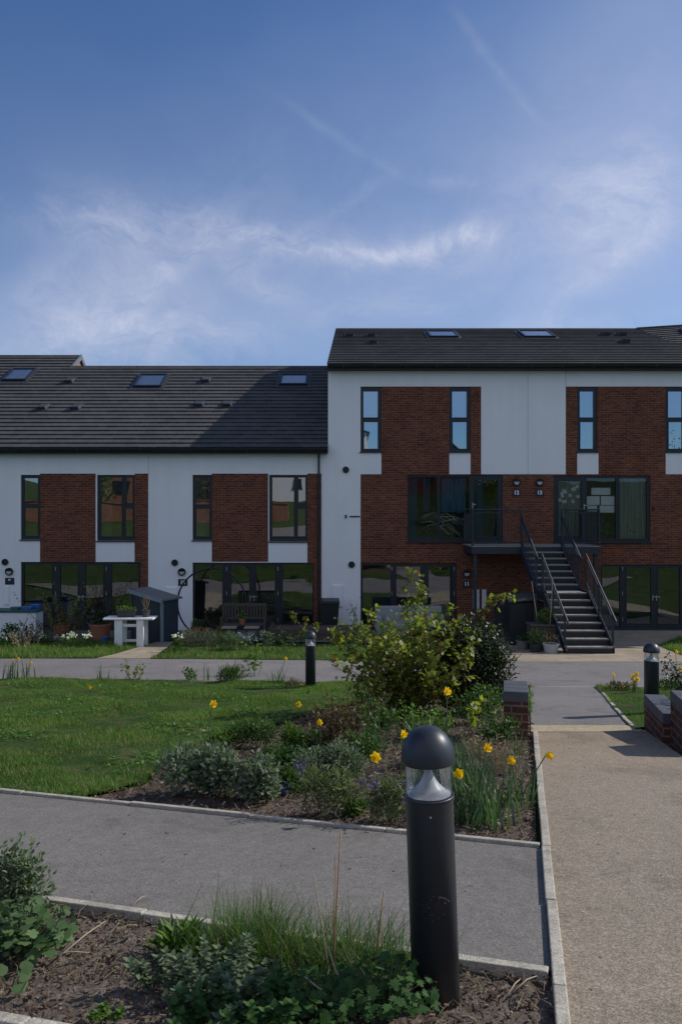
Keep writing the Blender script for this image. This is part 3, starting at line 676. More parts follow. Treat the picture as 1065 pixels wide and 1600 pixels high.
def gutter(root, x0, x1, y0, z0):
    m = MB(); k = 10; prof = []
    for i in range(k + 1):
        t = math.pi * i / k; prof.append((y0 - .03 - .065 + .065 * math.cos(t), z0 - .035 - .075 * math.sin(t)))
    for i in range(k): 
        (a, b), (c, d) = prof[i], prof[i + 1]
        m.add([(x0, a, b), (x1, a, b), (x1, c, d), (x0, c, d)], [(0, 1, 2, 3)])
    for x in (x0, x1): m.add([(x, a, b) for a, b in prof], [tuple(range(k + 1))])
    for i in range(int((x1 - x0) / 1.0)): m.box(x0 + .5 + i, x0 + .53 + i, y0 - .165, y0 - .02, z0 - .12, z0 - .03)
    m.build('gutter', GUTTER, root)
    MB().box(x0, x1, y0 - .02, y0 + .02, z0 - .17, z0 - .012).box(x0, x1, y0 + .021, F - .016, z0 - .17, z0 - .15).build('fascia', SOFFIT, root)
def wall_lamp(root, px, py, r=.125):
    x, z = fx(px), fz(py); m = MB(); n = 24
    def ring(y, rr): return [(x + rr * math.cos(2 * math.pi * i / n), y, z + rr * math.sin(2 * math.pi * i / n)) for i in range(n)]
    R_ = [ring(F - .013, r), ring(F - .075, r), ring(F - .09, r * .9), ring(F - .09, r * .72), ring(F - .07, r * .68)]
    vs = [v for q in R_ for v in q]; fs = [(k * n + i, k * n + (i + 1) % n, (k + 1) * n + (i + 1) % n, (k + 1) * n + i) for k in range(4) for i in range(n)]
    m.add(vs, fs)
    # eyelid over the upper half
    hv = [(x + r * .93 * math.cos(math.pi * i / 16), F - .092, z + r * .93 * math.sin(math.pi * i / 16)) for i in range(17)] + [(x + r * .93 * math.cos(math.pi * i / 16), F - .125 + .03 * abs(i - 8) / 8, z + .02 + r * .8 * math.sin(math.pi * i / 16)) for i in range(17)]
    m.add(hv, [(i, i + 1, i + 18, i + 17) for i in range(16)] + [tuple(range(17, 34))])
    l = m.build('wall_lamp', BLACK, root)
    d = MB(); c = ring(F - .072, r * .7); d.add(c + [(x, F - .088, z)], [(i, (i + 1) % n, n) for i in range(n)]); d.build('lamp_diffuser', LAMP_GLASS, l, smooth=True)
def number(root, txt, px, py, w=.3, h=.22, size=.17):
    x, z = fx(px), fz(py)
    p = MB().box(x - w / 2, x + w / 2, F - .03, F - .013, z - h / 2, z + h / 2).build('number_plate', PLATE, root, bevel=.004)
    cu = bpy.data.curves.new('digits', 'FONT'); cu.body = txt; cu.size = size; cu.align_x = 'CENTER'; cu.align_y = 'CENTER'; cu.extrude = .002; cu.offset = .006
    cu.materials.append(DIGIT)
    tmp = bpy.data.objects.new('digits_curve', cu); COL.objects.link(tmp); bpy.context.view_layer.update()
    me = bpy.data.meshes.new_from_object(tmp.evaluated_get(bpy.context.evaluated_depsgraph_get())); bpy.data.objects.remove(tmp)
    me.materials.clear(); me.materials.append(DIGIT)
    o = bpy.data.objects.new('digits', me); COL.objects.link(o); o.parent = p
    o.location = Vector((x, F - .033, z)) - ORG[root.name]; o.rotation_euler = (R(90), 0, 0)
def round_vent(root, px, py, r=.105):
    x, z = fx(px), fz(py); m = MB(); n = 20
    for a, b, y0, y1 in ((1, 1, F - .012, F - .06), (1, .8, F - .06, F - .075), (.8, .75, F - .075, F - .04)):
        A = [(x + r * a * math.cos(2 * math.pi * i / n), y0, z + r * a * math.sin(2 * math.pi * i / n)) for i in range(n)]; B = [(x + r * b * math.cos(2 * math.pi * i / n), y1, z + r * b * math.sin(2 * math.pi * i / n)) for i in range(n)]
        m.add(A + B, [(i, (i + 1) % n, n + (i + 1) % n, n + i) for i in range(n)])
    m.add([(x + r * .75 * math.cos(2 * math.pi * i / n), F - .045, z + r * .75 * math.sin(2 * math.pi * i / n)) for i in range(n)], [tuple(range(n))])
    m.build('wall_vent', BLACK, root)
def meter_box(root, rect, mat, lines=True):
    x0, x1, z0, z1 = rect
    m = MB().box(x0, x1, F - .05, F - .013, z0, z1).box(x0 + .02, x1 - .02, F - .062, F - .051, z0 + .02, z1 - .02)
    m.build('meter_box', mat, root, bevel=.005)
def downpipe(root, px, z1, z0, y=F - .07):
    x = fx(px); m = MB(); m.tube([(x, F - .2, z1), (x, F - .17, z1 - .06), (x, y, z1 - .16), (x, y, z0)], .034, 10)
    z = z0 + .5
    while z < z1 - .3: m.box(x - .05, x + .05, F - .1, F - .013, z, z + .03); z += 1.4
    m.build('downpipe', GUTTER, root, smooth=False)
def shell(root, x0, x1, ze, tan, run, y0, rooms=True, gable_mat=RENDER, floors=(2.72,), left=True, right=True):
    """side and back walls with gables, floors and inside plaster"""
    yb = y0 + 2 * run - .3; zr = ze + run * tan; m = MB(); e = .012
    for x, on in ((x0 + e, left), (x1 - e, right)):
        if on: m.add([(x, F, -.1), (x, yb, -.1), (x, yb, ze + .1), (x, y0 + run, zr - .06), (x, F, ze + (F - y0) * tan - .06)], [(0, 1, 2, 3, 4)])
    m.add([(x0 + e, yb, -.1), (x1 - e, yb, -.1), (x1 - e, yb, ze + .1), (x0 + e, yb, ze + .1)], [(0, 1, 2, 3)])
    m.build('gable_wall', gable_mat, root)
    r = MB(); a, b = x0 + .1, x1 - .1
    zs = [0.02] + [v for fl in floors for v in (fl, fl + .2)] + [ze]
    for k in range(0, len(zs), 2):
        lo, hi = zs[k], zs[k + 1]; yf, yr = F + .17, F + 4.2
        r.add([(a, yf, lo), (b, yf, lo), (b, yr, lo), (a, yr, lo), (a, yf, hi), (b, yf, hi), (b, yr, hi), (a, yr, hi)], [(0, 1, 2, 3), (4, 5, 6, 7), (3, 2, 6, 7), (0, 3, 7, 4), (1, 2, 6, 5)])
    r.build('room', ROOM, root)

Y0 = 25.6
EAVE_L = EYE + 100 / FPX * Y0; TAN_L = .575; RUN_L = 6.65
EAVE_R = EYE + 231 / FPX * Y0; TAN_R = .3985; RUN_R = 6.65
X89, X910, XT = -10.95, -5.53, -.42
def two_pane(rc, split, ins=(4, 4, 5, 6)):   # rect in px -> upper and lower panes
    x0, x1, y0, y1 = rc
    return [prc(x0 + ins[0], x1 - ins[1], y0 + ins[2], split - 3), prc(x0 + ins[0] + 1, x1 - ins[1], split + 4, y1 - ins[3])]

def terrace(label, xa, xb, wA, wB, brick, door, door_panes, extras, lamps):
    root = thing('terraced_house', label, 'house', ((xa + xb) / 2, F, 0), 'white rendered houses of the terrace')
    opens = [prc(*wA), prc(*wB), (fx(door[0]), fx(door[1]), 0, fz(door[2]))]
    facade(root, xa, xb, -.1, EAVE_L - .14, brick, opens, split=True)
    shell(root, xa, xb, EAVE_L - .03, TAN_L, RUN_L, Y0)
    return root, opens
# number 9
h9, op = terrace('white terraced house numbered 9 with grey shed and white table before its doors', X89, X910, (33, 63, 742, 843), (152, 210.5, 742, 845),
    [prc(63, 150, 740, 878), prc(210.5, 232, 740, 990), prc(219, 232, 870, 990)], (33, 219.5, 878), None, None, None)
window(h9, op[0], two_pane((33, 63, 742, 843), 790), curtains=[(fx(34), fx(40), fz(842), fz(744), CURT_BR)])
window(h9, op[1], [prc(157, 190, 746, 838), prc(197, 207, 746, 786), prc(195.5, 207, 795, 838)], curtains=[(fx(155), fx(172), fz(842), fz(744), CURT_G), (fx(198), fx(209), fz(842), fz(800), CURT_BR)])
def doors(root, rect, L):
    zt, zb = rect[3], .06
    ps = [(fx(a), fx(b), zb + .09 if not d else zb + .16, zt - (.07 if not d else .11)) for a, b, d in L]
    c = [fx(a) for a, b, d in L if d]; zh = 1.05
    mid = (L[1][1] + L[2][0]) / 2
    w = window(root, rect, ps, glass=GLASS_WARP, name='patio_door', sill=False, handles=[(fx(mid) - .07, zh), (fx(mid) + .05, zh)])
    for hx in (L[1][0] - 7, L[2][1] + 5):
        for hz in (.35, 1.2, 2.0): MB().tube([(fx(hx), F + .02, hz - .06), (fx(hx), F + .02, hz + .06)], .014, 8).build('hinge', STEEL_LT, w)
    MB().box(rect[0], rect[1], F - .03, F + .16, -.1, .055).build('threshold', STEEL, w)
    return w
doors(h9, op[2], [(37, 81, 0), (94, 121, 1), (133, 161, 1), (174, 216, 0)])
ro, f = roof(h9, X89 + .0, X910, Y0, EAVE_L, TAN_L, RUN_L)
for p in ((107, 596), (65, 638), (117, 638)): roof_vent(ro, f, Y0, EAVE_L, TAN_L, *p)
skylight(h9, f, Y0, EAVE_L, TAN_L, 3, 41, 597, 579); skylight(h9, f, Y0, EAVE_L, TAN_L, 208, 252, 607, 588)
gutter(h9, X89, X910, Y0, EAVE_L)
wall_lamp(h9, 15.5, 893); number(h9, '9', 16, 908); round_vent(h9, 6 + 3, 878)
meter_box(h9, prc(8, 15.5, 916, 945), RENDER)
# number 10
h10, op = terrace('white terraced house numbered 10 with half its tiled roof in shadow', X910, XT, (301, 331, 742, 844), (420.5, 480, 742, 846),
    [prc(331, 419, 740, 878), prc(480, 502, 740, 990), prc(489, 502, 870, 990)], (301, 490, 879), None, None, None)
window(h10, op[0], two_pane((301, 331, 742, 844), 791), curtains=[(fx(302), fx(320), fz(843), fz(744), CURT_W), (fx(320), fx(331), fz(843), fz(800), CURT_B)])
window(h10, op[1], [prc(425, 459, 746, 838), prc(466, 477, 746, 786), prc(465, 477, 795, 838)], curtains=[(fx(463), fx(479), fz(843), fz(744), CURT_G)])
doors(h10, op[2], [(304, 347, 0), (361, 389, 1), (400, 429, 1), (441.5, 488, 0)])
ro, f = roof(h10, X910, XT, Y0, EAVE_L, TAN_L, RUN_L)
for p in ((310, 633), (354, 633), (321, 595)): roof_vent(ro, f, Y0, EAVE_L, TAN_L, *p)
skylight(h10, f, Y0, EAVE_L, TAN_L, 436, 480, 604, 588)
gutter(h10, X910, XT - .02, Y0, EAVE_L)
downpipe(h10, 498, EAVE_L - .1, 0.05)
wall_lamp(h10, 284.5, 893.5); number(h10, '10', 286, 910); round_vent(h10, 273.5, 879)
meter_box(h10, prc(259, 278, 917, 946), RENDER)
# next house to the left: taller roof with a brick gable
h8 = thing('terraced_house', 'terraced house with the taller ridge and small brick gable above its neighbour', 'house', (-13.5, F, 0), 'white rendered houses of the terrace')
facade(h8, -16.5, X89, -.1, EAVE_L - .14, [(-15, -12.5, 2.9, 5.1)], [(-14.5, -13.5, 2.9, 5.1)])
window(h8, (-14.5, -13.5, 2.9, 5.1), [(-14.4, -13.6, 3.0, 5.0)])
RUN8 = RUN_L / 23 * 27
ro, f = roof(h8, -16.5, X89, Y0, EAVE_L, TAN_L, RUN8)
gutter(h8, -16.5, X89, Y0, EAVE_L)
shell(h8, -16.5, X89, EAVE_L - .03, TAN_L, RUN8, Y0, gable_mat=BRICK_ORANGE)
vb = MB()
for a, b in ((RUN_L - .1, RUN8), (2 * RUN8 - RUN_L, RUN8)):
    za, zb2 = EAVE_L + (RUN_L - .1) * TAN_L, EAVE_L + RUN8 * TAN_L
    vb.hexa([(X89 + .03, Y0 + a, za - .16), (X89 + .09, Y0 + a, za - .16), (X89 + .09, Y0 + b, zb2 - .16), (X89 + .03, Y0 + b, zb2 - .16), (X89 + .03, Y0 + a, za + .05), (X89 + .09, Y0 + a, za + .05), (X89 + .09, Y0 + b, zb2 + .06), (X89 + .03, Y0 + b, zb2 + .06)])
vb.build('verge_board', SHED_ROOF, h8)
# the taller block on the right
XB = 12.45
blk = thing('apartment_block', 'three storey brick and white render block above the metal outside stair', 'building', (5.5, F, 0))
W1, W2, W3, W4 = (563, 595.5, 604, 706), (701.5, 734.5, 604, 706), (901, 932.5, 604, 706), (1039, 1071.5, 604, 706)
bricks = [prc(595.5, 701.5, 604, 741), prc(734.5, 751, 604, 741), prc(883, 901, 604, 741), prc(932.5, 934.5, 604, 706), prc(934.5, 1039, 604, 741), prc(901, 934.5, 800, 801), prc(563, 1112, 741, 990)]
bricks[-2] = prc(934, 1039, 640, 741)
B12, B13 = (636, 785, 742, 846), (864.5, 1015, 743, 847)
D11, D14 = (563.5, 713, 880), (938, 1085, 882)
opens = [prc(*W1), prc(*W2), prc(*W3), prc(*W4), prc(*B12), prc(*B13), (fx(D11[0]), fx(D11[1]), 0, fz(D11[2])), (fx(D14[0]), fx(D14[1]), 0, fz(D14[2]))]
facade(blk, XT, XB, -.1, EAVE_R - .14, bricks, opens)
shell(blk, XT, XB, EAVE_R - .03, TAN_R, RUN_R, Y0, floors=(2.68, 5.35), left=False, right=False)
sk_ = lambda q: XT + .02 + .24 * max(0, q - .3) / RUN_R
m = MB(); ring_ = [(F, -.1), (Y0 + 2 * RUN_R - .3, -.1), (Y0 + 2 * RUN_R - .3, EAVE_R), (Y0 + RUN_R, EAVE_R + RUN_R * TAN_R - .07), (F, EAVE_R + .3 * TAN_R - .07)]
m.add([(sk_(y_ - Y0), y_, z_) for y_, z_ in ring_], [(0, 1, 2, 3, 4)]); m.build('gable_wall', RENDER, blk)
for w, cur in ((W1, [(fx(566), fx(594), fz(704), fz(606), CURT_W)]), (W2, [(fx(704), fx(733), fz(704), fz(606), CURT_W)]), (W3, [(fx(903), fx(931), fz(704), fz(606), CURT_W)]), (W4, [(fx(1041), fx(1070), fz(704), fz(606), CURT_W)])):  # white curtain sheets added to lighten the sky reflections in these panes
    window(blk, prc(*w), two_pane(w, 655, (4.5, 5.5, 7, 5)), cd=.15, glass=GLASS_SKY, curtains=cur)
w12 = window(blk, cd=.135, rect=prc(*B12), panes= [prc(639, 682.5, 745, 840), prc(687, 733, 745, 840), prc(741, 777, 750, 838)], glass=GLASS_BIG, sill=True, curtains=[(fx(640), fx(652), fz(842), fz(746), CURT_B), (fx(661), fx(672), fz(800), fz(746), CURT_B), (fx(690), fx(728), fz(800), fz(746), CURT_B), (fx(742), fx(756), fz(842), fz(746), CURT_B)], handles=[(fx(738), fz(790))])
w13 = window(blk, cd=.165, rect=prc(*B13), panes= [prc(872, 908.5, 752, 838), prc(916.5, 962, 747, 842), prc(967.5, 1010.5, 747, 842)], glass=GLASS_BIG, sill=True, curtains=[(fx(870), fx(910), fz(842), fz(746), CURT_G), (fx(968), fx(1012), fz(842), fz(746), CURT_BL := CURT_G)], handles=[(fx(912), fz(792))])
pr = MB(); rp = random.Random(5)
for (a, b, c, d) in ((925, 955, 762, 773), (917.5, 938, 775, 789), (940, 961, 775, 789), (938, 961, 790, 801), (919, 934, 790, 799)): pr.box(fx(a), fx(b), F + .13 + rp.uniform(0, .004), F + .136, fz(d), fz(c))
for i in range(13): 
    a = rp.uniform(873, 903); b = rp.uniform(757, 782); pr.box(fx(a), fx(a + 5), F + .13 + rp.uniform(0, .003), F + .137, fz(b + 5), fz(b))
pr.build('paper', PAPER, w13)
rng = np.random.default_rng(77)
for wn_, lab, pts in ((w12, 'houseplant', [(655, 825, 26, 22), (670, 812, 20, 16)]), (w12, 'houseplant', [(712, 826, 24, 16)]), (w13, 'houseplant', [(935, 824, 22, 18), (950, 832, 16, 12)]), (w13, 'houseplant', [(990, 815, 20, 30), (996, 832, 16, 14)])):
    m = MB(); bush_leaves(m, rng, [(fx(a), F + .38, fz(b), c_ / 48, .18, d_ / 48) for a, b, c_, d_ in pts], 200, T_LANCE, .16, .3, .5, .9); m.build(lab, L_GREY, wn_)
m = MB(); rs = random.Random(3)
for i in range(11):
    x, z = fx(rs.uniform(645, 700)), fz(rs.uniform(805, 826)); m.tube([(x, F + .17, z), (x + .35, F + .18, z + rs.uniform(-.02, .14)), (x + .75, F + .17, z - rs.uniform(.1, .3))], .008, 5)
m.build('trailing_decoration', PAPER, w12)
d11 = doors(blk, opens[6], [(566.5, 610, 0), (619, 656.5, 1), (669.5, 704, 1), (704.5, 705, 0)])
d14 = doors(blk, opens[7], [(941, 968, 0), (979, 1017, 1), (1028, 1062, 1), (1068, 1081, 0)])
skew = lambda q: XT - .03 + .24 * q / RUN_R
P1x = 11.97
rb, f = roof(blk, skew, lambda q: 12.55 - .58 * q / RUN_R, Y0, EAVE_R, TAN_R, RUN_R)
for p in ((546, 523), (580, 523), (582.5, 534), (947, 522), (972.5, 522), (977.5, 533.5)): roof_vent(rb, f, Y0, EAVE_R, TAN_R, *p)
skylight(blk, f, Y0, EAVE_R, TAN_R, 671, 716, 529.5, 520.5); skylight(blk, f, Y0, EAVE_R, TAN_R, 819, 868, 529.5, 520)
gutter(blk, XT - .02, XB + .1, Y0, EAVE_R)
for px, py, t in ((728.5, 896, 0), (806, 753.5, 0), (842, 753.5, 0)): wall_lamp(blk, px, py)
number(blk, '11', 728.5, 912.5, .27, .2); number(blk, '12', 806, 770, .27, .2); number(blk, '13', 842, 770, .27, .2)
round_vent(blk, 540, 734); round_vent(blk, 549, 882)
meter_box(blk, prc(738, 748, 921, 951), METERBOX); meter_box(blk, prc(752, 759, 921, 951), METERBOX)
MB().tube([(fx(741), F - .03, 0.0), (fx(741), F - .03, fz(951))], .018, 8).build('service_pipe', METERBOX, blk)
meter_box(blk, prc(519, 535, 914, 948), RENDER)
MB().tube([(fx(546), F - .03, fz(807)), (fx(562), F - .03, fz(807))], .02, 8).tube([(fx(540), F - .03, fz(807) - .05), (fx(540), F - .03, fz(807) + .05)], .03, 8).build('overflow_pipe', BLACK, blk)
MB().box(fx(729), fx(737), F - .07, F - .001, fz(867), fz(860)).build('wall_vent', BLACK, blk, bevel=.006)
MB().box(fx(1018), fx(1022), F - .05, F - .001, fz(797), fz(792)).build('sensor', BLACK, blk, bevel=.006)
# movement joints in the render: shallow grooves filled with pale bead
jm = MB()
for px, a, b in ((824, 580, 741), (883, 580, 604)): jm.box(fx(px) - .008, fx(px) + .008, F - .016, F - .0125, fz(b), fz(a))
jm.build('joint_bead', pm('joint_bead', (.5, .5, .5), .8), blk)
jm = MB(); jm.box(fx(232.5) - .007, fx(232.5) + .007, F - .016, F - .0125, fz(740), fz(712)); jm.build('joint_bead', bpy.data.materials['joint_bead'], h9)
# soldier string course under the first floor windows
MB().box(fx(563.6), XB, F - .02, F - .001, fz(856), fz(853.5)).build('string_course', BRICK, blk)
# wing turning towards the viewer on the far right
import mathutils
ZR = EAVE_R + TAN_R * RUN_R
wing = thing('apartment_block', 'neighbouring block whose angled roof meets the long roof at the right edge', 'building', (15, F, 0))
cw, sw = math.cos(R(17)), math.sin(R(17)); tw = .437; rw = 6.45
def f2(x, q, h):
    p = rw - q; xl = x; yl = -p - .4 * h
    return Vector((11.97 + xl * cw + yl * sw, 25.6 + RUN_R - xl * sw + yl * cw, ZR - p * tw + .92 * h))
def wl(q): return -.02 + 2.42 * (1 - q / rw)
def wr(q): return min(11.0, (RUN_R - cw * (rw - q)) / sw)  # unseen lower roof cut back to keep its shadow off the stair
m = MB(); n = 20
for i in range(n):
    q0, q1 = rw * i / n, rw * (i + 1) / n
    if wr(q0) <= wl(q0) + .1: continue
    m.add([f2(wl(q0), q0, .045), f2(wr(q0), q0, .045), f2(wr(q1), q1, .004), f2(wl(q1), q1, .004), f2(wl(q0), q0, 0), f2(wr(q0), q0, 0)], [(0, 1, 2, 3), (4, 5, 1, 0)])
a_, b_ = f2(-.02, rw, 0), f2(11, rw, 0)
m.add([a_, b_, b_ + Vector((2, 6.4, -2.8)), a_ + Vector((2, 6.4, -2.8))], [(0, 1, 2, 3)])
rwv = m.build('roof', ROOF, wing)
MB().bar(a_ + Vector((0, 0, .02)), b_ + Vector((0, 0, .02)), .2, .07).build('ridge', ROOF, rwv)
MB().add([(12.46, F + .01, -.1), (22, F + .01, -.1), (24, 36, -.1), (12.46, 36, -.1), (12.46, F + .01, 8.4), (22, F + .01, 9.3), (24, 36, 8.4), (12.46, 36, 8.4)], [(0, 3, 2, 1), (4, 5, 6, 7), (0, 1, 5, 4), (1, 2, 6, 5), (2, 3, 7, 6), (3, 0, 4, 7)]).build('wall', RENDER, wing)
def sb2(m, a, b, qa, qb, h0, h1): m.hexa([f2(a, qa, h0), f2(b, qa, h0), f2(b, qb, h0), f2(a, qb, h0), f2(a, qa, h1), f2(b, qa, h1), f2(b, qb, h1), f2(a, qb, h1)])
m = MB(); sb2(m, 1.55, 2.7, 4.95, 5.03, 0, .1); sb2(m, 1.55, 2.7, 5.82, 5.9, 0, .1); sb2(m, 1.55, 1.63, 5.03, 5.82, 0, .098); sb2(m, 2.62, 2.7, 5.03, 5.82, 0, .098)
sk = m.build('skylight', FRAME, wing)
m = MB(); m.add([f2(1.62, 5.02, .08), f2(2.63, 5.02, .08), f2(2.63, 5.83, .08), f2(1.62, 5.83, .08)], [(0, 1, 2, 3)]); m.build('pane', GLASS_ROOF, sk)
m = MB(); m.add([f2(1.62, 5.02, .05), f2(2.63, 5.02, .05), f2(2.63, 5.83, .05), f2(1.62, 5.83, .05)], [(0, 1, 2, 3)]); m.build('blind', BLIND, sk)
m = MB(); sb2(m, 1.5, 1.85, 3.1, 3.5, 0, .13); m.build('roof_vent', VENT, rwv)

# ------------------------------------------------------------------ outside stair
SX, SY = 6.08, 24.15
st = thing('outside_staircase', 'dark grey metal staircase climbing to doors 12 and 13', 'staircase', (SX, SY, 0), rot=(0, 0, 0))
ORG[st.name] = Vector((0, 0, 0))
SL = .057      # the flight runs slightly askew
def sx(y): return -y * SL
ris, goi, HW = .171, .25, .58
zt = 2.82
yu = [-i * goi for i in range(7)]                      # upper nosings, y local (0 = landing edge)
def tread(y0, y1, z):
    a = sx((y0 + y1) / 2)
    t = MB().box(a - HW, a + HW, y1, y0, z - .035, z).build('tread', TREAD, st, local=True, bevel=.004)
    MB().box(a - HW, a + HW, y1 - .006, y1 + .05, z + .001, z + .006).build('nosing', NOSING, t, local=True)
    MB().box(a - HW, a + HW, y1 + .004, y1 + .012, z - .165, z - .036).build('riser', BLACK, t, local=True)
TREAD = pm('stair_tread', (.25, .23, .2), .8, 0, .2, 14); NOSING = pm('stair_nosing', (.48, .44, .38), .7, 0, .15, 14)
z = zt
for i in range(6): z = zt - (i + 1) * ris; tread(-i * goi, -(i + 1) * goi, z)
ym = -6 * goi; zm = zt - 7 * ris; ML = .72
tread(ym, ym - ML, zm)
yl = ym - ML
for i in range(7): tread(yl - i * goi, yl - (i + 1) * goi, zm - (i + 1) * ris)
yb = yl - 7 * goi - .02; zb = float(zg(SY + yb))
for s in (-1, 1):
    def P(y, z): return (sx(y) + s * (HW + .03), y, z)
    m = MB()
    for a, b in ((P(.05, zt - .1), P(ym - .02, zm - .06)), (P(ym - .02, zm - .06), P(yl, zm - .06)), (P(yl, zm - .06), P(yb, zb + .04))):
        a, b = Vector(a), Vector(b); m.hexa([a + Vector((-.006, 0, -.11)), a + Vector((.006, 0, -.11)), b + Vector((.006, 0, -.11)), b + Vector((-.006, 0, -.11)), a + Vector((-.006, 0, .11)), a + Vector((.006, 0, .11)), b + Vector((.006, 0, .11)), b + Vector((-.006, 0, .11))])
        for zz in (-.11, .1): m.hexa([a + Vector((-.03, 0, zz)), a + Vector((.03, 0, zz)), b + Vector((.03, 0, zz)), b + Vector((-.03, 0, zz)), a + Vector((-.03, 0, zz + .01)), a + Vector((.03, 0, zz + .01)), b + Vector((.03, 0, zz + .01)), b + Vector((-.03, 0, zz + .01))])
    m.build('stringer', STEEL, st, local=True)
    # railings: one panel per flight
    def rail(y0, z0, y1, z1, k, ext):
        m = MB(); a, b = Vector(P(y0, z0)), Vector(P(y1, z1)); d = (b - a)
        up = Vector((0, 0, 1))
        m.tube([a + up * .9 - d.normalized() * .05, b + up * .9 + d.normalized() * ext, b + up * .9 + d.normalized() * ext - up * .09], .025, 8)
        m.bar(a + up * .8, b + up * .8, .03, .03); m.bar(a + up * .14, b + up * .14, .03, .03)
        for i in range(k): t = (i + 1) / (k + 1); q = a + d * t; m.tube([q + up * .14, q + up * .8], .007, 6)
        for t in (0, 1) if k < 14 else (0, .5, 1): q = a + d * t; m.bar(q + up * -.05, q + up * .9, .045, .045)
        m.build('railing', STEEL, st, local=True)
    rail(-.02, zt, ym + .02, zm + .12, 11, .12); rail(yl + .18, zm + .12, yb + .1, zb + .08, 14, .25)
    m = MB(); m.bar(Vector(P(ym, zm + .9)), Vector(P(yl + .18, zm + .9)), .03, .03); m.build('rail_link', STEEL, st, local=True)
Lx0, Lx1 = -2.12, 1.78
dk = MB().box(Lx0, Lx1, .0, F - SY - .02, zt - .03, zt).build('landing', TREAD, st, local=True)
bm_ = MB().box(Lx0, Lx1, -.012, .06, zt - .24, zt - .031).box(Lx0, Lx0 + .06, .061, F - SY - .02, zt - .24, zt - .031).box(Lx1 - .06, Lx1, .061, F - SY - .02, zt - .24, zt - .031)
bm_.build('landing_beam', STEEL, st, local=True)
for x, y in ((Lx0 + .12, .12), (Lx1 - .12, .12)): MB().box(x - .05, x + .05, y - .05, y + .05, -.1, zt - .241).build('post', STEEL, st, local=True, bevel=.006)
for x in (-HW - .03, HW + .03): MB().box(x + .1 * (1 if x > 0 else -1) - .045, x + .1 * (1 if x > 0 else -1) + .045, ym - ML + .08, ym - ML + .17, 0.0, zm - .05).build('post', STEEL, st, local=True, bevel=.006)
def guard(a, b, n):
    m = MB(); a, b = Vector(a), Vector(b); up = Vector((0, 0, 1)); d = b - a
    m.tube([a + up * 1.1, b + up * 1.1], .024, 8); m.bar(a + up * .1, b + up * .1, .03, .03); m.bar(a + up * 1.0, b + up * 1.0, .03, .03)
    for i in range(n): q = a + d * (i + 1) / (n + 1); m.tube([q + up * .1, q + up * 1.0], .007, 6)
    for t in (0, 1): q = a + d * t; m.bar(q + up * -.15, q + up * 1.1, .045, .045)
    m.build('guard_rail', STEEL, st, local=True)
guard((Lx0 + .03, .03, zt), (-HW - .03, .03, zt), 13); guard((HW + .03, .03, zt), (Lx1 - .03, .03, zt), 10)
guard((Lx0 + .03, F - SY - .1, zt), (Lx0 + .03, .1, zt), 13); guard((Lx1 - .03, F - SY - .1, zt), (Lx1 - .03, .1, zt), 13)

# ------------------------------------------------------------------ bollard lights
def make_bollard(label, loc, rot):
    b = thing('bollard_light', label, 'bollard light', loc, 'bollard lights along the paths', rot); ORG[b.name] = Vector((0, 0, 0))
    MB().lathe([(.0895, -.06), (.0895, .73), (.0905, .733), (.0905, .742), (.086, .745), (.0, .746)], n=48).build('post', BOLLARD, b, smooth=False, local=True)
    for p in b.children: 
        for q in p.data.polygons: q.use_smooth = abs(q.normal.z) < .5
    MB().lathe([(.086, .747), (.087, .748), (.087, .872), (.0855, .872), (.0855, .748)], n=48).build('clear_cover', CLEAR, b, smooth=True, local=True)
    pr = [(.082, .7475)]
    for i in range(13): t = i / 12; pr.append((.078 - .066 * (1 - (1 - t) ** 2.6), .749 + .12 * t))
    MB().lathe(pr, n=40).build('reflector', SILVER, b, smooth=True, local=True)
    MB().lathe([(.0905, .737), (.0935, .738), (.0935, .746), (.0865, .7465), (.0865, .739)], n=48).build('collar', BOLLARD, b, smooth=True, local=True)
    pr = [(.0, .866), (.094, .866), (.1, .868), (.1015, .873)]
    for i in range(1, 15): t = i / 14 * math.pi / 2; pr.append((.1015 * math.cos(t) ** .86 if i < 14 else 0, .873 + .128 * math.sin(t)))
    d = MB().lathe(pr, n=56).build('cap', BOLLARD, b, smooth=True, local=True)
    s = MB(); n = 12; s.add([(.0045 * math.cos(2 * math.pi * i / n), -.0905, .69 + .0045 * math.sin(2 * math.pi * i / n)) for i in range(n)] + [(.003 * math.cos(2 * math.pi * i / n), -.092, .69 + .003 * math.sin(2 * math.pi * i / n)) for i in range(n)], [(i, (i + 1) % n, n + (i + 1) % n, n + i) for i in range(n)] + [tuple(range(n, 2 * n))])
    s.build('screw', STEEL_LT, b, local=True)
    return b
b0 = make_bollard('large dark bollard light in the near soil bed with scuff marks', (.357, 2.995, float(zg(2.995))), (0, R(-2.0), R(-4)))
copy_thing(b0, (-.535, 14.0, float(zg(14.0))), 'dark bollard light at the far edge of the lawn by the cross path', (0, 0, .6))
copy_thing(b0, (4.13, 10.6, float(zg(10.6)) + .02), 'dark bollard light on the grass behind the low brick wall', (0, R(.6), 1.4), (1.06, 1.06, .93))

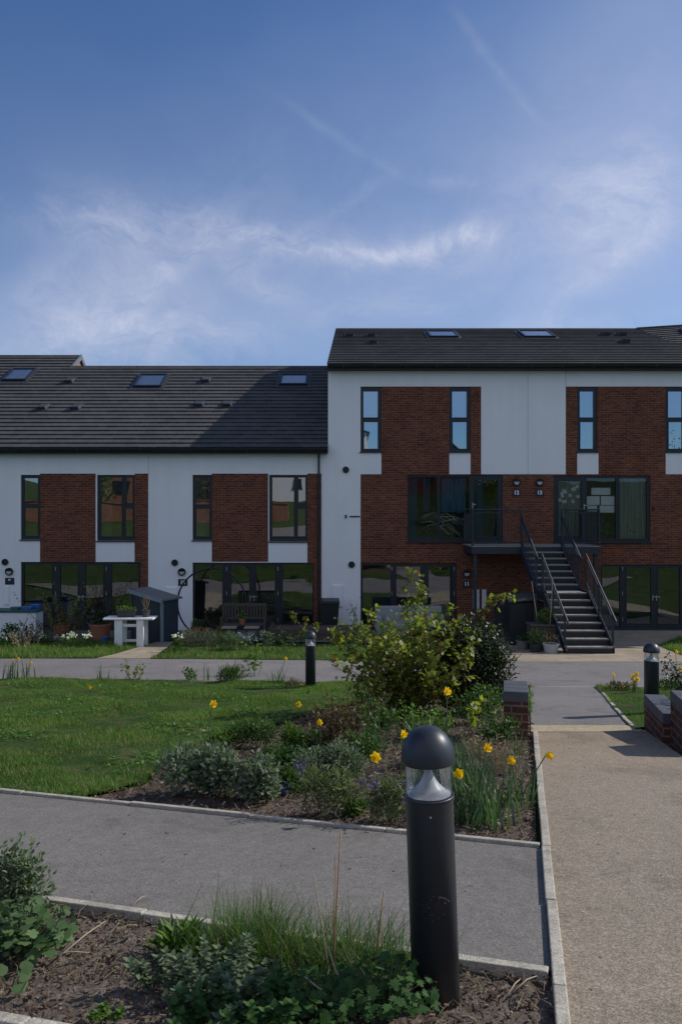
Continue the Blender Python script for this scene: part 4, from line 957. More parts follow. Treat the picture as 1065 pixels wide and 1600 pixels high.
# ------------------------------------------------------------------ brick walls by the path
def brick_pier(name, label, cat, x0, x1, y0, y1, ztop, ang, cop=.115, extra=None):
    c = Vector(((x0 + x1) / 2, (y0 + y1) / 2, float(zg(y1)))); r = thing(name, label, cat, c, rot=(0, 0, ang)); ORG[r.name] = Vector((0, 0, 0))
    hx, hy = (x1 - x0) / 2, (y1 - y0) / 2; h = ztop - c.z
    MB().box(-hx, hx, -hy, hy, -.3, h - cop).build('brickwork', BRICK_WALL, r, local=True)
    m = MB(); n = max(1, round(2 * hy / .215))
    for i in range(n): m.box(-hx - .004, hx + .004, -hy - .004 + i * (2 * hy + .008) / n + .003, -hy - .004 + (i + 1) * (2 * hy + .008) / n - .003, h - cop + .001, h)
    m.build('coping', COPING, r, local=True, bevel=.006)
    return r
brick_pier('brick_pier', 'low brick pier with dark coping beside the evergreen bush', 'pier', 1.83, 2.09, 8.66, 9.24, 1.894, R(-12))
brick_pier('brick_pier', 'stepped brick pier with dark coping, the higher part of the wall at the right edge', 'pier', 3.43, 3.88, 7.83, 8.38, 1.97, R(-9))
brick_pier('brick_wall', 'lowest dark coped brick wall in front of the bollard on the grass', 'wall', 3.47, 3.69, 8.4, 9.3, 1.72, R(-9))

# ------------------------------------------------------------------ garden things by the houses
def lift(p, dz=0): return Vector((p.x, p.y, float(zg(p.y)) + dz))
sh = thing('garden_shed', 'small dark grey storage shed with pale roof and corner trim', 'shed', (-5.16, 22.95, float(zg(22.95))), rot=(0, 0, R(-25))); ORG[sh.name] = Vector((0, 0, 0))
wd, dp, hl, hr = 1.08, .78, 1.42, 1.2
MB().add([(-wd, 0, 0), (0, 0, 0), (0, dp, 0), (-wd, dp, 0), (-wd, 0, hl), (0, 0, hr), (0, dp, hr), (-wd, dp, hl)], [(0, 3, 2, 1), (0, 1, 5, 4), (1, 2, 6, 5), (2, 3, 7, 6), (3, 0, 4, 7)]).build('body', SHED, sh, local=True)
m = MB()
for i in range(1, 8): x = -wd * i / 8; m.box(x - .006, x + .006, -.006, -.001, .05, hl - (hl - hr) * (1 - i / 8) - .1)
m.build('cladding_rib', SHED, sh, local=True)
MB().box(-.035, .022, -.022, -.002, 0, hr - .02).box(.002, .022, -.002, .06, 0, hr - .02).build('corner_trim', SHED_TRIM, sh, local=True)
MB().box(-wd - .02, -wd + .035, -.022, -.002, 0, hl - .03).build('corner_trim', SHED, sh, local=True)
e = (hl - hr) / wd
def rz(x): return hr - e * x
a, b = -wd - .08, .1
MB().hexa([(a, -.1, rz(a) + .005), (b, -.1, rz(b) + .005), (b, dp + .08, rz(b) + .005), (a, dp + .08, rz(a) + .005), (a, -.1, rz(a) + .06), (b, -.1, rz(b) + .06), (b, dp + .08, rz(b) + .06), (a, dp + .08, rz(a) + .06)]).build('roof', SHED_ROOF, sh, local=True, bevel=.01)
MB().hexa([(a, -.125, rz(a) - .04), (b, -.125, rz(b) - .04), (b, -.102, rz(b) - .04), (a, -.102, rz(a) - .04), (a, -.125, rz(a) + .065), (b, -.125, rz(b) + .065), (b, -.102, rz(b) + .065), (a, -.102, rz(a) + .065)]).build('fascia', SHED_TRIM, sh, local=True)

def table_thing():
    y = 22.2; x0, x1 = (166 - 532.5) / FPX * y, (243 - 532.5) / FPX * y; zb = float(zg(y)); zt_ = at(0, 964, y).z
    t = thing('garden_table', 'white wooden table on the grass in front of the grey shed', 'table', ((x0 + x1) / 2, y, zb))
    m = MB(); n = 4
    for i in range(n): m.box(x0, x1, y - .3 + i * .15, y - .3 + (i + 1) * .15 - .008, zt_ - .045, zt_)
    m.build('tabletop', WHITE_P, t, bevel=.005)
    for a, b in ((183, 195), (217, 228)):
        xa, xb = (a - 532.5) / FPX * y, (b - 532.5) / FPX * y
        MB().box(xa, xb, y - .26, y - .2, zb - .02, zt_ - .046).build('leg', WHITE_P, t, bevel=.005); MB().box(xa, xb, y + .2, y + .26, zb - .02, zt_ - .046).build('leg', WHITE_P, t, bevel=.005)
    xa, xb = (188 - 532.5) / FPX * y, (222 - 532.5) / FPX * y
    MB().box(xa, xb, y - .03, y + .03, zb + .12, zb + .19).box(xa, xb, y - .19, y - .16, zt_ - .25, zt_ - .17).build('stretcher', WHITE_P, t, bevel=.005)
    return x0, x1, y, zt_
tx0, tx1, ty, tz = table_thing()
def px_at(px, y): return (px - 532.5) / FPX * y
def pot(name, label, c, r, h, mat, plants=None, n=24, square=False, taper=.75, group=None):
    t = thing(name, label, 'plant pot', c, group)
    p = MB().lathe([(r * taper, 0), (r * .97, h * .86), (r * 1.04, h * .87), (r * 1.04, h), (r * .93, h), (r * .9, h * .9), (0, h * .9)], c, 4 if square else n)
    if square:
        p = MB(); q = r * .72; x, y, z = c
        p.hexa([(x - q * taper, y - q * taper, z), (x + q * taper, y - q * taper, z), (x + q * taper, y + q * taper, z), (x - q * taper, y + q * taper, z), (x - q, y - q, z + h), (x + q, y - q, z + h), (x + q, y + q, z + h), (x - q, y + q, z + h)])
    p.build('body', mat, t, bevel=.006 if square else 0, smooth=False)
    MB().lathe([(r * .9, h * .91), (0, h * .93)], c, 12).build('compost', SOIL, t) if not square else None
    if plants:
        kind, hh, nn, Lm, mat2, T, wf = plants; rng = np.random.default_rng(int(abs(c[0] * 1000)) + 3)
        m = MB(); bush_leaves(m, rng, [(c[0], c[1], c[2] + h + hh * .45, r * 1.1, r * 1.1, hh * .55)], nn, T, Lm, wf, .6, .9)
        m.build('foliage', mat2, t)
    return t
# window box and stalk pot on the table
bx0, bx1 = px_at(183, ty), px_at(212, ty)
t = thing('planter_box', 'long dark planter box on the white table', 'planter', ((bx0 + bx1) / 2, ty, tz + .002))
MB().hexa([(bx0 + .04, ty - .09, tz + .002), (bx1 - .04, ty - .09, tz + .002), (bx1 - .04, ty + .09, tz + .002), (bx0 + .04, ty + .09, tz + .002), (bx0, ty - .12, tz + .19), (bx1, ty - .12, tz + .19), (bx1, ty + .12, tz + .19), (bx0, ty + .12, tz + .19)]).build('body', POT_D, t, bevel=.008)
m = MB(); bush_leaves(m, np.random.default_rng(3), [(bx0 + .2, ty, tz + .22, .2, .1, .07), (bx1 - .1, ty, tz + .21, .1, .08, .05)], 160, T_DIA, .06, .6, .8); m.build('foliage', L_BRIGHT, t)
pc = Vector((px_at(228, ty), ty, tz + .002)); t = pot('plant_pot', 'dark pot of dry stalks on the white table', pc, .12, .2, POT_D)
m = MB(); rr = random.Random(4)
for i in range(14): m.tube([pc + Vector((rr.uniform(-.05, .05), rr.uniform(-.05, .05), .16)), pc + Vector((rr.uniform(-.14, .14), rr.uniform(-.08, .08), rr.uniform(.4, .62)))], .006, 5)
m.build('dry_stalk', L_STRAW, t)
pot('plant_pot', 'large terracotta pot of dark leaves beside the white table', lift(Vector((px_at(157, 23.4), 23.4, 0))), .32, .5, TERRA, ('b', .4, 260, .09, L_DARK, T_OVATE, .8))
pot('plant_pot', 'terracotta pot behind the bronze leaved shrubs', lift(Vector((px_at(97, 24.0), 24.0, 0))), .24, .4, TERRA, ('b', .35, 120, .08, L_BROWN, T_OVATE, .8))
pot('plant_pot', 'terracotta pot at the foot of the black hoop arch', lift(Vector((px_at(306, 24.6), 24.6, 0))), .16, .26, TERRA, ('b', .25, 90, .07, L_MID, T_OVATE, .8))
pot('plant_pot', 'small terracotta pot between arch and wooden bench', lift(Vector((px_at(322, 24.7), 24.7, 0))), .14, .24, TERRA, ('b', .25, 80, .07, L_DARK, T_OVATE, .8))
pot('plant_pot', 'small blue pot in the grass left of the white table', lift(Vector((px_at(163, 22.6), 22.6, 0)), .05), .09, .16, BLUE)
# long white storage bench with teal lid and plastic trays
y = 24.6; x0, x1 = px_at(-8, y), px_at(62, y)
t = thing('storage_bench', 'white storage bench with teal lid under the number 9 plate', 'storage bench', ((x0 + x1) / 2, y, .05))
MB().box(x0, x1, y - .3, y + .3, .03, .78).build('body', WHITE_P, t, bevel=.01); MB().box(x0 - .03, x1 + .05, y - .34, y + .33, .785, .85).build('lid', TEAL, t, bevel=.01)
for lab, a, b, c, mat, yy in (('flat blue plastic tray lying on the teal lid', 34, 52, .09, BLUE, y - .1), ('green plastic tray at the left end of the teal lid', 18, 33, .07, GREENP, y), ('second blue tray further back, tilted, on the storage bench', 50, 64, .12, BLUE, y + .2)):
    xa, xb = px_at(a, yy), px_at(b, yy)
    tag(MB().hexa([(xa + .03, yy - .1, .852), (xb - .03, yy - .1, .852), (xb - .03, yy + .1, .852), (xa + .03, yy + .1, .852), (xa, yy - .12, .852 + c), (xb, yy - .12, .852 + c), (xb, yy + .12, .852 + c), (xa, yy + .12, .852 + c)]).build('tray', mat, bevel=.006, loc=((xa + xb) / 2, yy, .852)), lab, 'tray')
# hoop arch
y = 24.1; c = Vector((px_at(331, y), y, 0)); r = 1.06; cz = float(zg(y)) + r - .03
tag(MB().tube([(c.x + r * math.cos(t_) * .98, y + .0, cz + r * math.sin(t_)) for t_ in np.linspace(-math.pi / 2 - .25, math.pi * 1.5 - .3, 60)], .026, 8).build('hoop_arch', BLACK, smooth=True, loc=(c.x, y, float(zg(y)))), 'round black metal hoop standing before the number 10 doors', 'garden arch')
# bench and stools
y = 23.8; x0, x1 = px_at(346, y), px_at(415, y); zb = float(zg(y))
t = thing('garden_bench', 'weathered wooden garden bench in front of the number 10 doors', 'bench', ((x0 + x1) / 2, y, zb))
m = MB()
for i in range(4): m.box(x0 + .05, x1 - .05, y - .25 + i * .12, y - .25 + i * .12 + .1, zb + .42, zb + .45)
m.build('seat', WOOD, t, bevel=.004)
m = MB(); m.box(x0 + .05, x1 - .05, y + .24, y + .28, zb + .95, zb + 1.03).box(x0 + .05, x1 - .05, y + .24, y + .28, zb + .55, zb + .61)
for i in range(13): xx = x0 + .1 + i * (x1 - x0 - .2) / 12; m.box(xx - .025, xx + .025, y + .245, y + .275, zb + .612, zb + .948)
m.build('backrest', WOOD, t)
for xx in (x0, x1 - .05):
    MB().box(xx, xx + .05, y + .23, y + .285, zb, zb + 1.03).build('leg', WOOD, t); MB().box(xx, xx + .05, y - .27, y - .215, zb, zb + .62).build('leg', WOOD, t); MB().box(xx - .005, xx + .055, y - .29, y + .229, zb + .621, zb + .65).build('armrest', WOOD, t)
for k, (a, b) in enumerate(((347, 370), (382, 405))):
    yy = 22.9; xa, xb = px_at(a, yy), px_at(b, yy); zb = float(zg(yy)); zt2 = zb + .46
    t = thing('garden_stool', ('pale topped low stool, left one in front of the wooden bench', 'pale topped low stool, right one in front of the wooden bench')[k], 'stool', ((xa + xb) / 2, yy, zb), 'low stools by the bench')
    MB().box(xa, xb, yy - .16, yy + .16, zt2 - .04, zt2).build('seat', TWIG_PALE, t, bevel=.006)
    for sx_ in (xa + .03, xb - .07):
        for sy_ in (yy - .13, yy + .09): MB().box(sx_, sx_ + .04, sy_, sy_ + .04, zb, zt2 - .041).build('leg', WOOD_DK, t)
pot('plant_pot', 'small dark pot of green leaves on the wooden bench', Vector((px_at(378, 23.7), 23.7, float(zg(23.7)) + .452)), .1, .16, TERRA, ('b', .2, 70, .06, L_BRIGHT, T_OVATE, .8))
# wheelie bin
def wheelie(label, x, y, w, d, h, rot=0, mat=BIN):
    zb = float(zg(y)); t = thing('wheelie_bin', label, 'bin', (x, y, zb), rot=(0, 0, rot)); ORG[t.name] = Vector((0, 0, 0))
    a, b = w / 2, d / 2
    MB().hexa([(-a * .8, -b * .8, .06), (a * .8, -b * .8, .06), (a * .8, b * .9, .06), (-a * .8, b * .9, .06), (-a, -b, h - .07), (a, -b, h - .07), (a, b, h - .07), (-a, b, h - .07)]).box(-a - .015, a + .015, -b - .015, b + .015, h - .11, h - .075).build('body', mat, t, local=True, bevel=.012)
    MB().hexa([(-a - .02, -b - .03, h - .068), (a + .02, -b - .03, h - .068), (a + .02, b + .02, h - .068), (-a - .02, b + .02, h - .068), (-a * .9, -b * .9, h - .02), (a * .9, -b * .9, h - .02), (a * .92, b, h + .02), (-a * .92, b, h + .02)]).build('lid', mat, t, local=True, bevel=.012)
    MB().tube([(-a * .7, b + .06, h - .1), (a * .7, b + .06, h - .1)], .018, 8).build('handle', mat, t, local=True)
    for s in (-1, 1):
        m = MB(); m.tube([(s * a * .82 - .03, b * .8, .1), (s * a * .82 + .03, b * .8, .1)], .1, 16); m.build('wheel', BLACK, t, local=True)
wheelie('dark wheelie bin against the white wall between the two buildings', px_at(515, 25.2), 25.15, .6, .66, 1.06)
# dark storage box under the stairs
y = 22.3; zb = float(zg(y)); x0, x1 = px_at(797, y), px_at(850, y)
t = thing('bin_store', 'black plastic bin store with sloping lid under the metal stair', 'bin store', ((x0 + x1) / 2, y, zb))
MB().box(x0, x1, y, y + .8, zb, zb + 1.2).build('body', BIN, t, bevel=.015)
MB().box(x0 + .03, (x0 + x1) / 2 - .01, y - .02, y - .002, zb + .08, zb + 1.12).build('door', BIN, t, bevel=.006); MB().box((x0 + x1) / 2 + .01, x1 - .03, y - .02, y - .002, zb + .08, zb + 1.12).build('door', BIN, t, bevel=.006)
MB().hexa([(x0 - .06, y - .08, zb + 1.205), (x1 + .04, y - .08, zb + 1.29), (x1 + .04, y + .84, zb + 1.38), (x0 - .06, y + .84, zb + 1.3), (x0 - .06, y - .08, zb + 1.25), (x1 + .04, y - .08, zb + 1.335), (x1 + .04, y + .84, zb + 1.43), (x0 - .06, y + .84, zb + 1.35)]).build('lid', pm('store_lid', (.06, .062, .06), .55), t, bevel=.01)
wheelie('grey wheelie bin behind the black bin store under the landing', px_at(788, 24.3), 24.3, .56, .6, 1.05, .1, pm('grey_bin', (.035, .04, .05), .5))
# slatted wooden planter and pots at the stair foot
y = 21.2; zb = float(zg(y)); x0, x1 = px_at(825, y), px_at(866, y); hh = .7
t = thing('wooden_planter', 'slatted wooden planter at the foot of the stairs', 'planter', ((x0 + x1) / 2, y, zb))
m = MB(); m.box(x0 + .02, x1 - .02, y - .28, y + .28, zb, zb + hh - .06)
for i in range(9): xx = x0 + i * (x1 - x0) / 9; m.box(xx + .004, xx + (x1 - x0) / 9 - .004, y - .3, y - .281, zb, zb + hh - .03)
m.box(x0 - .02, x1 + .02, y - .33, y + .33, zb + hh - .029, zb + hh); m.build('body', WOOD, t)
m = MB(); rng = np.random.default_rng(9); bush_leaves(m, rng, [((x0 + x1) / 2 + .1, y, zb + hh + .14, .26, .2, .2), ((x0 + x1) / 2 + .15, y, zb + hh + .28, .14, .12, .16)], 420, T_LANCE, .075, .35, .9); m.build('foliage', L_MID, t)
pot('plant_pot', 'pale grey pot with sparse stems in front of the wooden planter', lift(Vector((px_at(860, 20.4), 20.4, 0))), .2, .24, POT_W, ('b', .3, 60, .08, L_STRAW, T_LANCE, .2), taper=.8)
pot('plant_pot', 'weathered grey pot left of the wooden planter', lift(Vector((px_at(816, 21.3), 21.3, 0))), .17, .24, pm('stone_pot', (.18, .17, .15), .85), ('b', .15, 60, .06, L_GERAN, T_OVATE, .8))
pot('plant_pot', 'dark pot with strappy leaves between the grey pot and the wooden planter', lift(Vector((px_at(836, 20.6), 20.6, 0))), .16, .2, POT_D, ('b', .32, 110, .16, L_GERAN, T_LANCE, .12))
for k, (a, b, c, d, yy) in enumerate(((830, 908, 839, 972, 21.2), (863, 905, 858, 985, 21.0))):
    p0, p1 = at(c, d, yy), at(a, b, yy); tag(MB().tube([p0, p1], .008, 6).build('bamboo_cane', TWIG_PALE, loc=p0), ('pale bamboo cane leaning up from the wooden planter past the bin store', 'pale bamboo cane rising from the planter beside the stair rail')[k], 'cane')
# timber raised bed
y = 23.4; zb = float(zg(y)); x0, x1 = px_at(418, y), px_at(580, y)
t = thing('raised_bed', 'dark timber raised bed in front of the wheelie bin', 'raised bed', ((x0 + x1) / 2, y, zb))
for i in range(2): MB().box(x0, x1, y - .06, y + .06, zb + .17 * i, zb + .17 * i + .16).build('sleeper', WOOD_DK, t, bevel=.008)
for xx in (x0, x1 - .12): MB().box(xx, xx + .12, y + .061, y + 1.2, zb, zb + .33).build('sleeper', WOOD_DK, t, bevel=.008)
MB().box(x0 + .12, x1 - .12, y + .061, y + 1.2, zb + .05, zb + .28).build('soil', SOIL, t)
# covered sofa
y = 24.2; zb = float(zg(y)); x0, x1 = px_at(586, y), px_at(692, y)
t = thing('garden_sofa', 'pale grey garden sofa behind the big currant shrub', 'sofa', ((x0 + x1) / 2, y, zb))
MB().box(x0, x1, y + .3, y + .5, zb + .1, zb + .9).build('backrest', FABRIC, t, bevel=.05); MB().box(x0 + .2, x1 - .2, y - .4, y + .29, zb + .1, zb + .45).build('seat', FABRIC, t, bevel=.05)
MB().box(x0, x0 + .19, y - .4, y + .29, zb + .1, zb + .68).build('armrest', FABRIC, t, bevel=.05); MB().box(x1 - .19, x1, y - .4, y + .29, zb + .1, zb + .68).build('armrest', FABRIC, t, bevel=.05)

# ------------------------------------------------------------------ plants
def plant(name, label, base, cat='plant', group=None): return thing(name, label, cat, base, group)
def stems(rng, base, n, h, spread, r0=.008, bend=.3, k=7, rbase=.08):
    S = []
    for i in range(n):
        az = rng.uniform(0, 2 * math.pi); tilt = spread * rng.uniform(.2, 1); hh = h * rng.uniform(.55, 1.0)
        p = np.array(base) + np.array([math.cos(az), math.sin(az), 0]) * rbase * rng.uniform(0, 1); pts = [p]
        d = np.array([math.cos(az) * math.sin(tilt), math.sin(az) * math.sin(tilt), math.cos(tilt)])
        for j in range(k):
            d = d + rng.normal(size=3) * .09 + np.array([math.cos(az), math.sin(az), 0]) * bend * .12; d /= np.linalg.norm(d)
            pts.append(pts[-1] + d * hh / k)
        S.append(pts)
    return S
def tubes(mb, S, r0, n=5):
    for s in S: k = len(s); mb.tube([tuple(p) for p in s], [max(.0012, r0 * (1 - .8 * i / (k - 1))) for i in range(k)], n)
def along(rng, S, per, t0=.25, off=.03):
    P = []; D = []
    for s in S:
        s = np.array(s)
        for i in range(per):
            t = rng.uniform(t0, 1.0) * (len(s) - 1); a = min(int(t), len(s) - 2); q = s[a] + (s[a + 1] - s[a]) * (t - a)
            d = unit(rng.normal(size=3) + np.array([0, 0, .3])); P.append(q + d * off * rng.random()); D.append(d)
    return np.array(P), np.array(D)
# big flowering-currant like shrub
b = G(650, 1118); b = Vector((b.x, b.y + .1, b.z)); rng = np.random.default_rng(11)
t = plant('currant_shrub', 'tall loose shrub with yellow green lobed leaves in the middle of the bed', b, 'shrub')
S = stems(rng, b, 40, 1.6, .78, bend=.3, k=8, rbase=.25)
S += [[np.array(b) + np.array(v) for v in ((0, 0, .3), (-.05, 0, .9), (-.12, 0, 1.4), (-.1, .05, 1.72), (-.02, .05, 1.92))], [np.array(b) + np.array(v) for v in ((.1, -.1, .4), (.4, -.1, .95), (.7, -.1, 1.25), (.95, -.1, 1.38), (1.1, -.1, 1.55))], [np.array(b) + np.array(v) for v in ((.1, 0, .4), (.15, 0, 1.1), (.12, 0, 1.5), (.1, 0, 1.68))], [np.array(b) + np.array(v) for v in ((-.1, -.1, .3), (-.5, -.1, .7), (-.9, -.1, .9), (-1.05, -.1, 1.0))]]
tw_ = []
for s in S:
    s = np.array(s)
    for j in range(5):
        i = rng.integers(2, len(s)); d = unit(rng.normal(size=3) + np.array([0, 0, .5])); L = rng.uniform(.12, .3); tw_.append([s[i], s[i] + d * L * .5, s[i] + d * L + np.array([0, 0, .02])])
m = MB(); tubes(m, S, .011); tubes(m, tw_, .005, 4); m.build('branches', TWIG, t)
P, D = along(rng, S, 20, .22, .08); P2, D2 = along(rng, tw_, 12, .2, .05)
Ys = b.y + .05
def C_(px, py, rx, ry): q = at(px, py, Ys); return (q.x, q.y, q.z, rx * Ys / FPX, rx * .8 * Ys / FPX, ry * Ys / FPX)
P3, D3 = blob_points(rng, [C_(600, 1035, 55, 48), C_(655, 985, 60, 42), C_(705, 1005, 50, 42), C_(615, 1095, 50, 26), C_(680, 1075, 52, 40), C_(565, 1060, 32, 36), C_(570, 990, 36, 22), C_(640, 1045, 60, 60)], 2300, 1.0)
P = np.concatenate([P, P2, P3]); D = np.concatenate([D, D2, D3 + rng.normal(size=P3.shape) * .6]); n = len(P)
m = MB(); put_leaves(m, T_LOBE5, P, D + np.array([0, 0, -.15]), rng.normal(size=(n, 3)) * .45 + np.array([0, 0, 1.0]), .054 * (.5 + .9 * rng.random(n)), .95); m.build('foliage', L_CURRANT, t)
P, D = along(rng, S, 1, .6, .05); m = MB()
for rep in range(3): put_leaves(m, T_DIA, P + rng.normal(size=P.shape) * .03, D, rng.normal(size=P.shape), .035, .7)
m.build('blossom', leafmat('reddish_blossom', (.3, .09, .04), (.32, .2, .05), .3), t)
# dark evergreen
b = G(745, 1120); rng = np.random.default_rng(12); s = (b.y + .5) / FPX; Yb = b.y + .45
def B_(px, py, rx, ry=None, rz=None, Y=Yb): p = at(px, py, Y); return (p.x, p.y, p.z, rx * Y / FPX, (ry or rx) * Y / FPX, (rz or rx) * Y / FPX)
t = plant('evergreen_bush', 'dense dark evergreen bush left of the low brick pier', b, 'bush')
bl = [B_(735, 1010, 46, 40, 42), B_(765, 1040, 36, 34, 50), B_(715, 1060, 36, 36, 52), B_(755, 1085, 38, 34, 38), B_(700, 1000, 28, 26, 30)]
m = MB(); bush_leaves(m, rng, bl, 15000, T_OVATE, .046, .62, .4, .75, b.z + .03); m.build('foliage', L_DARK, t)
m = MB(); S = stems(rng, (b.x, Yb, b.z), 22, 1.15, .55, rbase=.1); tubes(m, S, .014); m.build('branches', TWIG, t)
b = G(760, 1132); rng = np.random.default_rng(13)
t = plant('leafy_shrub', 'bright small leaved shrub at the foot of the evergreen bush', b, 'shrub')
m = MB(); bush_leaves(m, rng, [(b.x, b.y + .2, b.z + .22, .24, .2, .22), (b.x - .2, b.y + .2, b.z + .16, .2, .2, .16)], 1500, T_OVATE, .035, .7, .5, .7, b.z); m.build('foliage', L_MID, t)
# helper for low clumps
def clump(name, label, px, py, wpx, hpx, n, T, L, W, mat, seed, cat='plant', up=.6, shell=.7, group=None, lumps=5, depth=.8, extra=None):
    b = G(px, py); rng = np.random.default_rng(seed); s = b.y / FPX; w, h = wpx * s / 2, hpx * s
    t = plant(name, label, b, cat, group); bl = []
    for i in range(lumps):
        a = rng.uniform(-1, 1); bl.append((b.x + a * w * .6, b.y + w * .5 * depth + rng.uniform(-.4, .4) * w * depth, b.z + h * rng.uniform(.3, .55), w * .5, w * .5 * depth, h * rng.uniform(.4, .5)))
    m = MB(); bush_leaves(m, rng, bl, n, T, L, W, up, shell, b.z - .01); m.build('foliage', mat, t)
    m = MB(); S = stems(rng, (b.x, b.y + w * .5 * depth, b.z), 12, h * .8, .9, rbase=w * .5); tubes(m, S, .004, 4); m.build('stem', GREENSTEM, t)
    return t, b, rng
clump('grey_leaved_clump', 'low grey green leafy mound nearest the tarmac path, left of its twin', 302, 1246, 130, 78, 3000, T_OVATE, .042, .6, L_GREY, 21)
clump('grey_leaved_clump', 'low grey green leafy mound with bare soil behind, right of its twin', 408, 1252, 105, 62, 2100, T_OVATE, .042, .6, L_GREY, 22)
clump('grey_leaved_clump', 'grey feathery mound behind the purple flowers', 520, 1228, 130, 62, 3000, T_LANCE, .04, .4, L_GREY, 23)
clump('green_dome_plant', 'dark green low dome plant at the edge of the lawn', 390, 1168, 90, 42, 1300, T_LANCE, .045, .35, L_MID, 24)
clump('green_dome_plant', 'bright green upright tuft beside a daffodil leaf', 462, 1172, 44, 40, 700, T_LANCE, .05, .3, L_BRIGHT, 25)
clump('green_dome_plant', 'wide dark green mat on the mulch behind the grey mounds', 430, 1202, 100, 32, 1100, T_LANCE, .045, .35, L_GERAN, 26)
clump('green_dome_plant', 'small round olive cushion plant on the mulch', 453, 1188, 18, 14, 160, T_DIA, .03, .6, L_MID, 27)
# reddish twiggy shrub
def twiggy(name, label, px, py, wpx, hpx, nst, per, mat, seed, T=T_OVATE, L=.03, W=.6, tw=TWIG, cat='shrub', r0=.005, t0=.2, spread=.5):
    b = G(px, py); rng = np.random.default_rng(seed); s = b.y / FPX; t = plant(name, label, b, cat)
    S = stems(rng, b, nst, hpx * s, spread, rbase=wpx * s * .3); m = MB(); tubes(m, S, r0, 4); m.build('branches', tw, t)
    P, D = along(rng, S, per, t0, .03); n = len(P)
    m = MB(); put_leaves(m, T, P, D, rng.normal(size=(n, 3)) * .6 + np.array([0, 0, 1.]), L * (.6 + .7 * rng.random(n)), W); m.build('foliage', mat, t)
    return t
twiggy('twiggy_shrub', 'sparse reddish twiggy shrub left of the currant shrub', 520, 1172, 110, 100, 30, 22, L_RED, 31, L=.045)
twiggy('twiggy_shrub', 'mixed green and brown low shrub beneath the currant shrub', 590, 1150, 90, 60, 24, 20, L_MID, 32, L=.05)
twiggy('twiggy_shrub', 'dry brown seed head clump right of the currant stems', 745, 1180, 80, 50, 26, 14, L_STRAW, 33, T=T_DIA, L=.03, tw=TWIG_PALE)
twiggy('leafy_plant', 'leafy young shoot with yellow green tip rising before the evergreen bush', 722, 1175, 14, 130, 3, 14, L_CURRANT, 34, T=T_LOBE5, L=.07, W=.9, tw=GREENSTEM, cat='plant', spread=.12, t0=.7)
# wallflower/variegated with purple flowers
def wallflower(label, px, py, w, h, n, seed, nf):
    t, b, rng = clump('wallflower', label, px, py, w, h, n, T_LANCE, .065, .17, L_VARIEG, seed, up=.9, shell=.95)
    s = b.y / FPX; m = MB(); P = []
    for i in range(nf): c = np.array([b.x + rng.uniform(-.55, .55) * w * s, b.y + rng.uniform(0, .5) * w * s, b.z + h * s * rng.uniform(.35, 1.05)]); P += [c + rng.normal(size=3) * .018 for _ in range(16)]
    P = np.array(P); put_leaves(m, T_DIA, P, rng.normal(size=P.shape), rng.normal(size=P.shape), .024, .8); m.build('blossom', PETAL_P, t)
wallflower('narrow cream edged leaves with purple flowers, in the bed below the yellow daffodil', 505, 1278, 120, 80, 800, 41, 6)
wallflower('narrow leaved purple flowering plant just left of the large bollard', 607, 1288, 60, 70, 460, 42, 8)
# daffodils
def daff_flower(mb, c, facing, s=1.0):
    fwd = np.array(facing, float); fwd /= np.linalg.norm(fwd); a = unit(np.cross(fwd, [0, 0, 1.])); u = np.cross(a, fwd)
    B = []; D = []
    for i in range(6): t_ = 2 * math.pi * i / 6 + .2; B.append(c); D.append(math.cos(t_) * a + math.sin(t_) * u + fwd * (.12 if i % 2 else .3))
    put_leaves(mb, T_OVATE, np.array(B), np.array(D), np.tile(fwd, (6, 1)) * 1.0, .036 * s, .95, 0)
    n = 10; prof = [(.008, 0), (.012, .012), (.013, .024), (.019, .032)]; V = []
    for r, z in prof:
        for i in range(n): t_ = 2 * math.pi * i / n; rr = r * (1 + (.12 if i % 2 and r > .015 else 0)); V.append(c + (math.cos(t_) * a + math.sin(t_) * u) * rr * s + fwd * z * s)
    mb.add(V, [(k * n + i, k * n + (i + 1) % n, (k + 1) * n + (i + 1) % n, (k + 1) * n + i) for k in range(3) for i in range(n)], 1)
def daffodil(label, px, py, nleaf, hl, flowers, seed, spread=.5, droop=.9, wid=.013, Yo=0, name='daffodil', group=None, rbase=.05):
    """flowers: list of (px, py) of the heads"""
    b = G(px, py); rng = np.random.default_rng(seed); t = plant(name, label, b, 'flower' if flowers else 'plant', group)
    m = MB(); n = nleaf; P = np.array(b)[None] + rng.normal(size=(n, 3)) * np.array([rbase, rbase, 0]); P[:, 2] = b.z - .01
    blades(m, P, hl * (.6 + .5 * rng.random(n)), wid * (.7 + .5 * rng.random(n)), spread * (.15 + .85 * rng.random(n)) * .7, rng.uniform(0, 2 * math.pi, n), droop * rng.random(n) ** 2 * 1.6, 6); m.build('leaves', L_DAFF, t)
    for (fx_, fy_) in flowers:
        c = np.array(at(fx_, fy_, b.y - .05)); m = MB(); a = np.array(b); mid = (a + c) / 2 + np.array([0, 0, .03]) + (c - a) * .1
        facing = np.array([rng.uniform(-1.1, 1.1), -.8, rng.uniform(-.25, .1)]); nb = c - unit(facing) * .02
        m.tube([a, mid, c * .85 + a * .15 + np.array([0, 0, .035]), nb + np.array([0, 0, .008]), nb], .0042, 6); st_ = m.build('flower_stem', GREENSTEM, t)
        m = MB(); daff_flower(m, c, facing, rng.uniform(.95, 1.25)); m.build('flower', [PETAL_Y, TRUMPET], t)
    return t
daffodil('broad leaved daffodil clump hanging over the path edging with two yellow blooms', 808, 1255, 26, .36, [(797, 1187), (857, 1180)], 51, .9, 1.0, .022)
